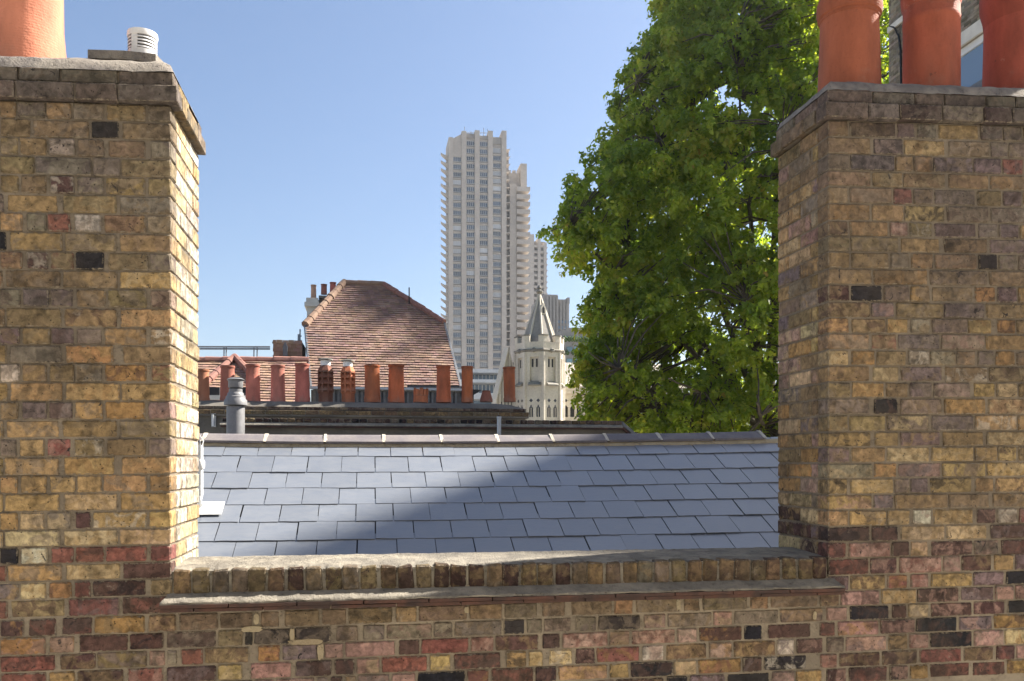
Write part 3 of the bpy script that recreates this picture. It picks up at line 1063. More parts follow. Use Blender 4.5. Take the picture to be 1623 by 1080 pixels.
# ------------------------------------------------------------------ slate roof
Mp = .5
q0 = (857.5 - HY) / (F * (cT - (610 - CX) / F * sT))
K_ = 5.75 * (Mp + q0)
qr = (696.5 - HY) / (F * (cT - (610 - CX) / F * sT))
YRg = K_ / (Mp + qr)
ZRg = -qr * YRg
house = thing('slate_roofed_house', 'house roof of new grey slates with clay ridge tiles between the two chimneys', 'house', (1.0, YRg, -13))


def sag(X):
    t = (X - .9) / 2.1
    return .018 * t + .018 * t * t - .012


def rz_(X, Y):
    return ZRg - Mp * (YRg - Y) + sag(X) * max(0, min(1, 1 - (YRg - Y) / 2.2))


ql = [(y - HY) / (F * (cT - (610 - CX) / F * sT)) for y in (724, 749.5, 774.5, 800.5, 828, 857.3, 889)]
edges = [K_ / (Mp + q) for q in ql]
gz = edges[-2] - edges[-1]
edges += [edges[-1] - gz * .95, edges[-1] - gz * 1.9]
edges = [YRg] + edges
nrm = Vector((0, -Mp, 1)).normalized()
up = Vector((0, 1, Mp)).normalized()
mb = MB()
x0, x1 = -2.2, 4.3
yb_ = edges[-1]
mb.prism([(x0, yb_, rz_(1, yb_) - .05), (x0, YRg, ZRg - .05), (x0, YRg + 2.6, ZRg - .05 - 2.6 * Mp), (x0, YRg + 2.6, -13), (x0, yb_, -13)], (x1 - x0, 0, 0))
mb.build('walls', M['cement'], house)
mb = MB()
mb.obox((x0, YRg, ZRg - .01), (x1 - x0, 0, 0), (0, 2.7, -2.7 * Mp), (0, 0, -.03))
mb.build('back_slope', M['slate'], house)
mb = MB()
mb.obox((x0, yb_, rz_(1, yb_) - .03), (x1 - x0, 0, 0), (0, YRg - yb_, (YRg - yb_) * Mp), (0, 0, -.015))
mb.build('roof_deck', M['black'], house)
SM = []
for vI in range(7):
    mb = MB()
    rr = random.Random(vI)
    n = 6
    front = [(-.123 + .246 * i / n, rr.uniform(-.0025, .0025)) for i in range(n + 1)]
    pts = [(a, b, 0) for a, b in front] + [(.123 + rr.uniform(-.001, .001), .34, 0), (-.123, .34, 0)]
    mb.prism(pts, (0, 0, .0065))
    SM.append(mb.mesh('slate', M['slate']))
SW = .2525
for r in range(1, len(edges)):
    Ye = edges[r]
    off = (.5 if r % 2 else 0) * SW + random.uniform(-.008, .008) - .03
    n = int((x1 - x0) / SW) + 1
    for i in range(-1, n):
        X = x0 + off + i * SW + SW / 2
        if X < -1.55 or X > 4.0:
            continue
        if r == len(edges) - 1 and False:
            continue
        len_ = (edges[r - 1] - Ye) * math.sqrt(1 + Mp * Mp) * 1.32 if r > 1 else (YRg - Ye) * 1.1 - .02
        tilt = math.atan(Mp) - R(1.6) + R(random.gauss(0, .22))
        z = rz_(X, Ye) + .007
        slope_x = math.atan((rz_(X + .1, Ye) - rz_(X - .1, Ye)) / .2)
        o = inst('slate', random.choice(SM), house, (X + random.gauss(0, .0012), Ye + random.gauss(0, .0022), z + .006 + abs(random.gauss(0, .0012))),
                 scale=(1, len_ / .34, 1), rot=(tilt, -slope_x + R(random.gauss(0, .22)), R(random.gauss(0, .18))))
# ridge
RT = .462
xr0 = P(326, 690, YRg).x - 4 * RT
rl = .135                                                 # wing of the ridge tile
for i in range(14):
    a, b = xr0 + i * RT + .008, xr0 + (i + 1) * RT - .008
    za, zb = sag(a) + ZRg, sag(b) + ZRg
    mb = MB()
    hA = .062 + random.uniform(-.003, .003)
    sec = [(-rl, -.032), (-.035, .012), (0, .024), (.035, .012), (rl, -.032), (rl, -.05), (0, .004), (-rl, -.05)]
    jz = random.uniform(-.003, .003)
    vs = [(a, YRg + y, za + z + .026 + jz) for y, z in sec] + [(b, YRg + y, zb + z + .026 + jz + random.uniform(-.002, .002)) for y, z in sec]
    n = len(sec)
    mb.add(vs, [tuple(range(n)), tuple(range(2 * n - 1, n - 1, -1))] + [(k2, (k2 + 1) % n, (k2 + 1) % n + n, k2 + n) for k2 in range(n)])
    mb.build('ridge_tile', M['ridge'], house, smooth=True, ang=50)
    mb = MB()
    sec = [(-rl - .003, -.036), (-.036, .018), (0, .03), (.036, .018), (rl, -.034), (0, -.07)]
    c0 = b - .006 + random.uniform(-.004, .004)
    sk = .02
    vs = [(c0, YRg + y, zb + z + .027) for y, z in sec] + [(c0 + .026 + random.uniform(-.006, .006), YRg + y, zb + z + .027) for y, z in sec]
    n = len(sec)
    mb.add(vs, [tuple(range(n)), tuple(range(2 * n - 1, n - 1, -1))] + [(k2, (k2 + 1) % n, (k2 + 1) % n + n, k2 + n) for k2 in range(n)])
    mb.build('ridge_joint', M['joint_mortar'], house)
mb = MB()
nx = 150
vs, fs = [], []
for i in range(nx + 1):
    X = -1.9 + 6.1 * i / nx
    dn = noise.noise(Vector((X * 6, 0, 0))) * .006 + noise.noise(Vector((X * 24, 3, 0))) * .004
    zb = ZRg + sag(X)
    vs += [(X, YRg - rl + .03, zb - .02), (X, YRg - rl + .006, zb - .026), (X, YRg - rl - .004 + dn, zb - .058 + dn * .5), (X, YRg - rl + .004, zb - .1)]
for i in range(nx):
    for j in range(3):
        fs.append((i * 4 + j, (i + 1) * 4 + j, (i + 1) * 4 + j + 1, i * 4 + j + 1))
mb.add(vs, fs)
mb.build('ridge_bedding', M['ridge_mortar'], house, smooth=True, ang=70)


def roofpt(x, y):
    """point of the slate plane at photo pixel"""
    u = (x - CX) / F
    q = (y - HY) / (F * (cT - u * sT))
    Y = K_ / (Mp + q)
    p = P(x, y, Y)
    return p


# white sheet and pipe beside the left stack
a = roofpt(357, 801)
mb = MB()
w2 = Vector((.27, 0, 0)); d2 = -up * .17
mb.obox(a - w2 + nrm * .024, w2, d2, nrm * .004)
tag(mb.build('lead_flashing', M['white'], loc=tuple(a)), 'white flat sheet lying on the slates beside the left stack', 'flashing')
b0 = roofpt(317, 800)
pp = thing('waste_pipe', 'white plastic pipe with a coupling behind the left stack over the slates', 'pipe', b0)
yb = b0.y - .15
mb = MB()
pa, pb = P(317, 795, yb), P(317, 706, yb)
k = PXM(319, 0, yb)
mb.tube([pa + Vector((-.012, .06, -.03)), pa + Vector((0, .0, .04)), pb], 4.6 * k, 14)
mb.build('pipe', M['white'], pp, smooth=True)
mb = MB()
pc = P(317, 741, yb)
mb.lathe(pc, [(6.2 * k, -.01), (7.4 * k, .0), (7.4 * k, .04), (6.2 * k, .05)], 14)
mb.build('coupling', M['white'], pp, smooth=True)
for q in (-3, 0, 3):
    mb = MB()
    mb.tube([pb + Vector((q * k, 0, -.01)), pb + Vector((q * k * 1.6, .01, .03)), P(314 + q, 694 - q, yb)], .9 * k, 6)
    mb.build('cable', M['white'], pp, smooth=True)

# ------------------------------------------------------------------ flue and small pipe beyond the ridge
Yfl = 10.0
k = PXM(373, 0, Yfl)
c = P(373.5, 684, Yfl)
c.z = -1.35
fl = thing('boiler_flue', 'grey cowled flue pipe rising behind the ridge beside the left stack', 'flue', c)
z = lambda y: P(373.5, y, Yfl).z - c.z
mb = MB()
mb.lathe(c, [(14 * k, 0), (14 * k, z(647)), (13 * k, z(644))], 28)
mb.build('pipe', M['grey_metal'], fl, smooth=True)
mb = MB()
mb.lathe(c, [(13.5 * k, z(643)), (18 * k, z(642.5)), (17.6 * k, z(635)), (15.2 * k, z(632)), (15 * k, z(629)), (13 * k, z(627.5)), (12.5 * k, z(624)), (10.5 * k, z(622)), (10.3 * k, z(617))], 28)
mb.build('stepped_collar', M['grey_metal'], fl, smooth=True)
mb = MB()
mb.lathe(c, [(9 * k, z(618)), (9 * k, z(614))], 20)
mb.build('neck', M['black'], fl, smooth=True)
mb = MB()
mb.lathe(c, [(11 * k, z(615)), (11.4 * k, z(614)), (11.4 * k, z(604)), (13 * k, z(603)), (13.5 * k, z(601.5)), (9 * k, z(599.5)), (2 * k, z(599))], 28)
mb.build('cowl', M['grey_metal'], fl, smooth=True)
c = P(791, 690, 9.2)
k = PXM(791, 0, 9.2)
z = lambda y: P(791, y, 9.2).z
sp_ = thing('vent_pipe', 'short thin pale grey vent pipe poking up behind the ridge', 'pipe', (c.x, c.y, -.95))
mb = MB()
mb.lathe((c.x, c.y, 0), [(3.4 * k, -.95), (3.4 * k, z(664)), (3.9 * k, z(663.5)), (3.9 * k, z(660.5))], 16)
mb.build('pipe', M['steel'], sp_, smooth=True)
mb = MB()
mb.lathe((c.x, c.y, 0), [(2.4 * k, z(660.4)), (2.4 * k, z(658.6))], 12)
mb.build('cap', M['black'], sp_, smooth=True)

# ------------------------------------------------------------------ second parapet (B) and the long stack of pots (A)
YB = 11.4
bx0, bx1 = P(352, 0, YB).x, P(986, 0, YB).x
par = thing('parapet_wall', 'dark parapet wall with a brick course and tile edge beyond the ridge', 'wall', ((bx0 + bx1) / 2, YB, -13))
zt = P(760, 665.5, YB).z
kz = PXM(700, 0, YB)
mb = MB()
mb.box(bx0 + .02, bx1 + .05, YB + .01, YB + .24, -13, zt - .052)
mb.build('wall_body', M['cement'], par)
n = 52
st_ = (bx1 - bx0) / n
for i in range(n):
    c1, c2 = brick_color(random.choice(['db', 'dg', 'kd', 'bd', 'gd']))
    xx = bx0 + st_ * (i + .5)
    me = brick_mesh(.1025, .215, .066, random.randrange(5), .006, .004)
    o = inst('coping_brick', me, par, (xx, YB + .1, zt - .026), scale=((st_ - .012) / .1025, 1, .052 / .066), col=tuple(v * .7 for v in c1),
             rot=(0, R(random.gauss(0, 1)), R(random.gauss(0, .8))))
    o['tint'] = c2
mb = MB()
mb.box(bx0 + .01, bx1, YB + .012, YB + .2, zt - .05, zt - .006)
mb.build('coping_joint', M['fillet'], par)
mb = MB()
zl0, zl1 = zt - .053, zt - .052 - 5.5 * kz
mb.prism([(bx0 - .02, YB + .0, zl0), (bx0 - .02, YB - .05, zl1 + .012), (bx0 - .02, YB - .05, zl1), (bx0 - .02, YB + .02, zl1)], (bx1 - bx0 + .02, 0, 0))
mb.build('mortar_ledge', M['fillet'], par)
mb = MB()
mb.box(bx0 - .01, bx1 + .01, YB - .054, YB + .02, zl1 - .022, zl1 - .002)
mb.build('creasing_tile', M['creasing'], par)
# raking end
pe = P(1012, 690, YB)
d = Vector((pe.x - bx1, 0, pe.z - zt))
mb = MB()
mb.obox((bx1 + .005, YB, zt - .06), d, (0, .22, 0), (0, 0, .055))
mb.build('raking_coping', M['lead'], par)
mb = MB()
mb.obox((bx1 + .005, YB - .052, zl1 - .02), d, (0, .2, 0), (0, 0, .03))
mb.build('raking_tile', M['creasing'], par)
mb = MB()
mb.prism([(bx1 - .01, YB + .03, zt - .07), (bx1 - .01 + d.x, YB + .03, zt - .07 + d.z), (bx1 + d.x, YB + .03, -13), (bx1 - .01, YB + .03, -13)], (0, .15, 0))
mb.build('raking_wall', M['cement'], par)

YA = 15.5
ax0, ax1 = P(230, 0, YA).x, P(833, 0, YA).x
kA = PXM(600, 0, YA)
sa = thing('chimney_stack', 'long grey rendered chimney stack in mid distance carrying a row of pots', 'chimney', ((ax0 + ax1) / 2, YA, -13))
zA = lambda y: P(600, y, YA).z
mb = MB()
mb.box(ax0, ax1, YA, YA + .75, -13, zA(662))
mb.build('rendered_body', M['cement'], sa)
mb = MB()
mb.box(ax0 - .03, ax1 + .05, YA - .05, YA + .8, zA(662) + .003, zA(659))
mb.build('drip_course', M['cement'], sa)
for c_, (ya, yb, ov, cs) in enumerate(((659, 651.8, .055, ['bd', 'by', 'bg']), (651.4, 646, .02, ['gd', 'dg', 'gb']))):
    mb = MB()
    mb.box(ax0 - ov + .01, ax1 + ov - .01, YA - ov + .01, YA + .75 + ov - .01, zA(ya) + .002, zA(yb) - .002)
    mb.build('cap_mortar', M['fillet'], sa)
    a = ax0 - ov
    i = 0
    while a < ax1 + ov - .05:
        L = .225
        b = min(a + L, ax1 + ov)
        o = lay(sa, 'F', a + .004, b - .004, zA(ya) + .004, zA(yb) - .004, random.choice(cs), YA - ov, .1, 'cap_brick')
        o.color = tuple(v * .75 for v in o.color[:3]) + (1,)
        a += L
    for j in range(3):
        lay(sa, 'E', YA + .06 + j * .23, YA + .28 + j * .23, zA(ya) + .004, zA(yb) - .004, random.choice(cs), ax1 + ov, .1, 'cap_brick')
mb = MB()
vs, fs = [], []
nx, ny = 120, 10
for j in range(ny + 1):
    for i in range(nx + 1):
        X = ax0 + (ax1 + .02 - ax0) * i / nx
        t = j / ny
        e = min(1, min(t, 1 - t) * 3.2, (ax1 + .02 - X) / .5)
        vs.append((X, YA - .018 + .786 * t, zA(646) - .004 + (zA(636.5) - zA(646)) * math.sin(e * math.pi / 2) + noise.noise(Vector((X * 4, t * 3, 1))) * .015))
for j in range(ny):
    for i in range(nx):
        fs.append((j * (nx + 1) + i, j * (nx + 1) + i + 1, (j + 1) * (nx + 1) + i + 1, (j + 1) * (nx + 1) + i))
mb.add(vs, fs)
mb.build('flaunching', M['cement'], sa, smooth=True, ang=70)
# small pale fitting on its face
c = P(339.5, 666, YA)
fx = thing('wall_fitting', 'small pale upright fitting fixed to the grey rendered stack near the left chimney', 'wall fitting', (c.x, YA - .06, c.z))
mb = MB()
mb.box(c.x - 3.4 * kA, c.x + 3 * kA, YA - .05, YA, c.z - 11 * kA, c.z + 11 * kA)
mb.build('backplate', M['steel'], fx)
mb = MB()
mb.box(c.x - 2.4 * kA, c.x + .5 * kA, YA - .1, YA - .052, c.z - 9.5 * kA, c.z + 8 * kA)
mb.build('cover', M['white'], fx)

GP = 'terracotta pots in a row on the long grey stack'
OR, PK, BR = (.46, .14, .055), (.50, .17, .12), (.2, .085, .055)
YPot = YA + .36


def small_pot(x0, x1, yt, yb_, lab, col, kind, taper=.1):
    xc = (x0 + x1) / 2
    k = PXM(xc, 0, YPot)
    c = P(xc, yb_ + 1, YPot)
    h = P(xc, yt, YPot).z - c.z
    r = (x1 - x0) / 2 * k
    if kind == 'plain':
        body = [(r * 1.02, -.04), (r * 1.02, h * .09), (r * .97, h * .11), (r * (1 - taper), h * .93)]
        rim = [(r * (1 - taper), h * .92), (r * .98, h * .94), (r * 1.0, h * .965), (r * .97, h), (r * .84, h)]
        return pot(lab, c, body, rim, col, GP, 24)
    if kind == 'slim':
        body = [(r, -.04), (r, h * .05), (r * .93, h * .07), (r * .95, h * .95)]
        rim = [(r * .95, h * .94), (r * 1.04, h * .955), (r * 1.04, h * .985), (r * .98, h), (r * .86, h)]
        return pot(lab, c, body, rim, col, GP, 24)
    rt = thing('chimney_pot', lab, 'chimney pot', c, GP)
    if kind == 'crown':
        mb = MB(); mb.lathe(c, [(r, -.04), (r * .98, h * .3), (r * .93, h * .34), (r * .92, h * .42)], 24)
        o = mb.build('body', M['terra'], rt, smooth=True); o.color = (*col, 1)
        mb = MB()
        for i in range(10):
            a0, a1 = 2 * math.pi * (i + .08) / 10, 2 * math.pi * (i + .92) / 10
            am = (a0 + a1) / 2
            pts = [c + Vector((math.cos(a) * r * q, math.sin(a) * r * q, h * .36)) for a, q in ((a0, .98), (am, 1.04), (a1, .98), (a1, .8), (a0, .8))]
            mb.prism(pts, (0, 0, h * (.5 + .1 * (i % 2))))
        o = mb.build('crown', M['terra'], rt, smooth=False); o.color = (*col, 1)
    elif kind == 'cone':
        mb = MB(); mb.lathe(c, [(r * 1.0, -.03), (r * .98, h * .1), (r * .62, h * .9), (r * .66, h * .93), (r * .64, h)], 24)
        o = mb.build('body', M['terra'], rt, smooth=True); o.color = (*col, 1)
    else:                                                 # louvred
        mb = MB(); mb.lathe(c, [(r * .92, -.04), (r * .9, h * .17), (r * .98, h * .2), (r * .98, h * .22)], 8, rot=R(22.5))
        mb.lathe(c, [(r * .6, h * .2), (r * .6, h * .68)], 8, rot=R(22.5))
        o = mb.build('body', M['terra'], rt); o.color = (*(v * .8 for v in col), 1)
        lv = MB(); ri = MB()
        for i in range(8):
            a0, a1 = R(22.5 + 45 * i), R(67.5 + 45 * i)
            e = lambda a, q, zz: c + Vector((math.cos(a) * r * q, math.sin(a) * r * q, zz))
            for j in range(3):
                zz = h * (.24 + .155 * j)
                lv.add([e(a0, 1.02, zz), e(a1, 1.02, zz), e(a1, .62, zz + h * .1), e(a0, .62, zz + h * .1),
                        e(a0, 1.02, zz + .02), e(a1, 1.02, zz + .02), e(a1, .62, zz + h * .1 + .02), e(a0, .62, zz + h * .1 + .02)],
                       [(0, 1, 2, 3), (4, 5, 6, 7), (0, 1, 5, 4), (1, 2, 6, 5), (2, 3, 7, 6), (3, 0, 4, 7)])
            w2 = R(5)
            ri.prism([e(a0 - w2, 1.0, h * .2), e(a0 + w2, 1.0, h * .2), e(a0 + w2, .6, h * .2), e(a0 - w2, .6, h * .2)], (0, 0, h * .5))
        o = lv.build('louvres', M['terra'], rt); o.color = (*col, 1)
        o = ri.build('ribs', M['terra'], rt); o.color = (*col, 1)
        mb = MB(); mb.lathe(c, [(r * 1.0, h * .685), (r * 1.0, h * .72), (r * .66, h * .84)], 8, rot=R(22.5))
        o = mb.build('shoulder', M['terra'], rt); o.color = (*(v * 1.05 for v in col), 1)
        mb = MB(); mb.lathe(c, [(r * .6, h * .83), (r * .62, h * .96)], 20)
        mb.build('flue_liner', M['white'], rt, smooth=True)
        mb = MB(); mb.lathe(c, [(r * .6, h * .955), (r * .88, h * .962), (r * .9, h * .995), (r * .5, h * 1.012)], 20)
        mb.build('rain_cap', M['stone_dark'], rt, smooth=True)
    return rt


small_pot(309, 332, 586, 635, 'orange pot half hidden by the left stack, first of the row', (.5, .2, .1), 'plain')
small_pot(349, 372, 580, 635, 'pink terracotta pot partly hidden behind the grey flue cowl', PK, 'plain')
small_pot(389.5, 412.5, 578, 635, 'pink terracotta pot directly right of the grey flue', PK, 'plain')
small_pot(429, 452, 579, 634, 'pink pot with a dark soot streak, second right of the flue', (.46, .165, .12), 'plain')
small_pot(468, 491.5, 577, 635, 'pink terracotta pot just left of the dark brown louvred pot', (.48, .15, .11), 'plain')
small_pot(503.5, 529, 569, 635, 'dark brown louvred pot with a white liner and rain cap', BR, 'louvre')
small_pot(540, 564, 571, 635, 'orange louvred pot with a white liner and rain cap', (.46, .16, .08), 'louvre')
small_pot(577.5, 603, 579, 634, 'orange pot with a dark stain, just right of the louvred pots', OR, 'plain')
small_pot(615, 641, 578, 634, 'orange tall pot immediately left of the short crown pot', (.48, .13, .055), 'plain')
small_pot(655, 678.5, 615, 634, 'short crown-topped terracotta pot in the row', (.5, .17, .08), 'crown')
small_pot(691.5, 715, 580, 634, 'orange tall pot immediately right of the short crown pot', (.48, .135, .06), 'plain')
small_pot(731, 750, 581, 634, 'slim orange pot in front of the steep tiled roof corner, left of the cone', OR, 'slim')
small_pot(760.5, 781, 619.5, 634, 'low cone-shaped terracotta pot', (.36, .13, .09), 'cone')
small_pot(798, 817.5, 582, 633, 'slim orange pot at the right end of the row in front of the stone gable', OR, 'slim')


for o in C.objects:
    if o.get('group') == GP:
        o.rotation_euler = (R(random.gauss(0, .8)), R(random.gauss(0, .9)), 0)


# ------------------------------------------------------------------ steep tiled roof (C) and low roof (C2)
def tile_rows(mb, poly, n_out, gauge, tw, th, seed, base=(1, 1, 1), rag=.1):
    """plain tiles covering a planar roof polygon (world pts); rows horizontal"""
    rr = random.Random(seed)
    pts = [Vector(p) for p in poly]
    nn = Vector(n_out).normalized()
    ux = Vector((0, 0, 1)).cross(nn).normalized()
    uy = nn.cross(ux).normalized()
    if uy.z < 0:
        uy = -uy
    o = pts[0]
    q = [((p - o).dot(ux), (p - o).dot(uy)) for p in pts]
    v0, v1 = min(b for a, b in q), max(b for a, b in q)
    row = 0
    v = v0
    while v < v1:
        vm = min(v + gauge * .5, v1 - 1e-4)
        xs = []
        for i in range(len(q)):
            (a, b), (c, d) = q[i], q[(i + 1) % len(q)]
            if (b - vm) * (d - vm) < 0:
                xs.append(a + (c - a) * (vm - b) / (d - b))
        if len(xs) >= 2:
            xa, xb = min(xs), max(xs)
            x = xa - (tw * .5 if row % 2 else 0) + rr.uniform(0, .02)
            dip = rr.uniform(-.006, .006)
            while x < xb:
                a, b = max(x, xa), min(x + tw - .006, xb)
                if b - a > .02:
                    f = rr.uniform(.78, 1.2)
                    t = (base[0] * f, base[1] * f * rr.uniform(.93, 1.06), base[2] * f * rr.uniform(.88, 1.1))
                    lift = th + rr.uniform(0, .012)
                    e = rr.uniform(-.008, .008)
                    p0 = o + ux * a + uy * (v + e + dip) + nn * lift
                    top = gauge * 1.02
                    mb.obox(p0, ux * (b - a), uy * top - nn * (lift * .85), -nn * th, 0, t)
                x += tw
        v += gauge
        row += 1


YC = 25.0
kC = PXM(600, 0, YC)
slope = R(44)


def cpt(x, y):
    """point on the steep front slope whose eave stands at YC, y=613"""
    ze = P(600, 613, YC).z
    u = (x - CX) / F
    dy = cT - u * sT
    w = (HY - y) / F / dy
    # Z = w*Y ; Z = ze + tan*(Y-YC)
    m = math.tan(slope)
    Y = (ze - m * YC) / (w - m)
    return P(x, y, Y)


big = thing('tiled_roof_house', 'house with a steep brown clay tile roof dappled by tree shade', 'house', (P(610, 613, YC).x, YC, -13))
polyC = [cpt(493, 613), cpt(730, 613), cpt(704, 512), cpt(608, 451.5), cpt(546, 449.5), cpt(484, 516)]
nC = Vector((0, -math.sin(slope), math.cos(slope)))
mb = MB()
tile_rows(mb, polyC, nC, .118, .17, .024, 3)
mb.build('roof_tiles', M['rooftile'], big, kind='stuff')
mb = MB()
back = [p + Vector((0, 9.0 + 2 * (polyC[4].y - p.y), 0)) for p in polyC]
mb.add([p - nC * .03 for p in polyC] + back, [(0, 1, 2, 3, 4, 5), (11, 10, 9, 8, 7, 6)] + [(i, (i + 1) % 6, (i + 1) % 6 + 6, i + 6) for i in range(6)])
mb.build('roof_core', M['lead'], big)


def hip_line(mb, a, b, r, seg=.3):
    a, b = Vector(a), Vector(b)
    L = (b - a).length
    n = max(1, int(L / seg))
    for i in range(n):
        p, q = a + (b - a) * (i / n), a + (b - a) * ((i + 1) / n)
        j = random.uniform(.9, 1.1)
        mb.tube([p, q + (q - p) * .06], [r * 1.08 * j, r * .94 * j], 8)


def hips(name, mat, parent, a, b, r, seg=.3):
    n = max(1, int((Vector(b) - Vector(a)).length / seg))
    a, b = Vector(a), Vector(b)
    for i in range(n):
        m_ = MB()
        p, q = a + (b - a) * (i / n), a + (b - a) * ((i + 1) / n)
        j = random.uniform(.93, 1.07)
        m_.tube([p, q + (q - p) * .06], [r * 1.08 * j, r * .92 * j], 8)
        m_.build(name, mat, parent, smooth=True)


up_ = nC * .02
hips('ridge_tile', M['hip'], big, polyC[4] + up_, polyC[3] + up_, .1, .4)
hips('hip_tile', M['hip'], big, polyC[5] + up_, polyC[4] + up_ + Vector((0, 0, .03)), .12)
hips('hip_tile', M['redridge'], big, polyC[2] + up_, polyC[3] + up_, .1)
mb = MB()
mb.tube([polyC[1] - nC * .02, polyC[2] - nC * .02], .05, 6)
mb.tube([polyC[0] - nC * .02, polyC[5] - nC * .02], .05, 6)
mb.build('verge', M['lead'], big)
# gutter, dark glazed band below the eave
mb = MB()
e0, e1 = P(489, 614.5, YC - .12), P(764, 614.5, YC - .12)
mb.box(e0.x, P(731, 0, YC).x, YC - .14, YC + .1, e0.z - .03, e0.z + .035)
mb.build('gutter', M['steel'], big)
mb = MB()
mb.box(e0.x + .05, P(752, 0, YC).x, YC + .15, YC + .5, -13, e0.z - .04)
mb.build('wall_body', M['lead'], big)
mb = MB()
mb.prism([(P(731, 0, YC).x + .01, YC - .1, e0.z + .03), (e1.x, YC - .1, e0.z + .0), (P(748, 0, YC).x, YC - .1, P(748, 628, YC).z), (P(731, 0, YC).x + .01, YC - .1, P(731, 628, YC).z)], (0, .6, 0))
mb.build('eave_return', M['black'], big)
xs = [495, 533, 570, 606, 643, 682, 719, 750]
for i in range(len(xs) - 1):
    a, b = P(xs[i], 0, YC + .1).x, P(xs[i + 1], 0, YC + .1).x
    zt_, zb_ = P(600, 618, YC + .1).z, P(600, 650, YC + .1).z
    mb = MB()
    for (u0, u1, v0, v1) in ((a + .03, b - .03, zt_ - .06, zt_), (a + .03, b - .03, zb_, zb_ + .06), (a + .03, a + .09, zb_ + .062, zt_ - .062), (b - .09, b - .03, zb_ + .062, zt_ - .062),
                             ((a + b) / 2 - .025, (a + b) / 2 + .025, zb_ + .062, zt_ - .062)):
        mb.box(u0, u1, YC + .06, YC + .145, v0, v1)
    w_o = mb.build('window', M['lead'], big)
    mb = MB()
    mb.box(a + .092, b - .092, YC + .11, YC + .12, zb_ + .063, zt_ - .063)
    mb.build('pane', M['leadglass'], w_o)
# thin aerial on the right slope
p = P(648.5, 482, YC + 3)
mb = MB()
mb.tube([(p.x, p.y, p.z - .4), (p.x, p.y, P(648.5, 456, YC + 3).z)], .022, 6)
mb.build('aerial_mast', M['black'], big)

# low tiled roof left
YD = 24.0
slD = R(38)


def dpt(x, y, y_e=640):
    ze = P(400, y_e, YD).z
    u = (x - CX) / F
    dy = cT - u * sT
    w = (HY - y) / F / dy
    m = math.tan(slD)
    Y = (ze - m * YD) / (w - m)
    return P(x, y, Y)


low = thing('tiled_roof_house', 'low red tiled roof with a little gablet, left of the steep roof', 'house', (P(400, 640, YD).x, YD, -13))
polyD = [dpt(270, 640), dpt(486, 640), dpt(486, 571), dpt(270, 571)]
nD = Vector((0, -math.sin(slD), math.cos(slD)))
mb = MB()
tile_rows(mb, polyD, nD, .13, .17, .024, 5, (1.12, 1.1, 1.05))
mb.build('roof_tiles', M['rooftile'], low, kind='stuff')
mb = MB()
q = [p - nD * .03 for p in polyD]
mb.prism([q[0], q[3], q[3] + Vector((0, 4, -3.6)), Vector((q[0].x, q[3].y + 4, -13)), Vector((q[0].x, q[0].y, -13))], (q[1].x - q[0].x, 0, 0))
mb.build('house_body', M['plainbrick'], low)
hips('ridge_tile', M['redridge'], low, dpt(270, 571), dpt(488, 571), .1, .45)
# gablet: little pitched roof running out towards us
ap = dpt(372, 569) + Vector((0, -.02, .02))
fr = Vector((ap.x, YD - .3, ap.z))
lo_l, lo_r = dpt(322, 613), dpt(408, 606)
fl_, fr_ = Vector((lo_l.x, YD - .3, lo_l.z)), Vector((lo_r.x, YD - .3, lo_r.z))
for (A, B, nm) in ((fl_, lo_l, 0), (fr_, lo_r, 1)):
    n_ = (fr - A).cross(ap - A).normalized()
    if n_.z < 0:
        n_ = -n_
hips('hip_tile', M['redridge'], low, lo_l + nD * .05, ap + nD * .05, .1)
hips('hip_tile', M['redridge'], low, lo_r + nD * .05, ap + nD * .05, .1)
# dark window under the eave with a pale sill
for (xa, xb, ya, yb2) in ((331, 348, 614, 627), (376, 392, 614, 627)):
    mb = MB()
    a, b = P(xa, ya, YD - .35), P(xb, yb2, YD - .35)
    mb.box(a.x, b.x, YD - .4, YD + 1.2, b.z, a.z)
    w_o = mb.build('dormer_window', M['black'], low)
    mb = MB()
    mb.box(a.x - .04, b.x + .04, YD - .46, YD - .3, P(xb, 634, YD - .4).z, b.z - .004)
    mb.build('sill', M['painted'], w_o)
# lead-topped dormer box behind
bx = thing('roof_dormer', 'small tile-hung dormer with a dark lead top behind the low ridge', 'dormer', P(450, 568, 26.5))
a, b = P(428, 0, 26.5), P(479, 0, 26.5)
z0, z1 = P(450, 575, 26.5).z, P(450, 545, 26.5).z
mb = MB()
mb.box(a.x + .1, b.x, 26.53, 28, z0 - .8, z1)
mb.build('dormer_body', M['plainbrick'], bx)
mb = MB()
tile_rows(mb, [(a.x + .08, 26.5, z0), (b.x, 26.5, z0), (b.x, 26.5, z1), (a.x + .08, 26.5, z1)], (0, -1, .001), .11, .17, .016, 8, (1.05, 1.05, 1))
mb.build('hung_tiles', M['rooftile'], bx, kind='stuff')
mb = MB()
mb.box(a.x + .05, b.x, 26.6, 28.1, z1 + .02, P(450, 541.5, 26.5).z)
mb.build('lead_top', M['lead'], bx)
mb = MB()
pc = P(452, 0, 26.4)
mb.prism([(pc.x - .06, 26.38, z0), (pc.x + .06, 26.38, z0), (pc.x + .07, 26.38, z1 - .1), (pc.x, 26.38, z1 + .05), (pc.x - .07, 26.38, z1 - .1)], (0, .1, 0))
mb.build('finial', M['lead'], bx)
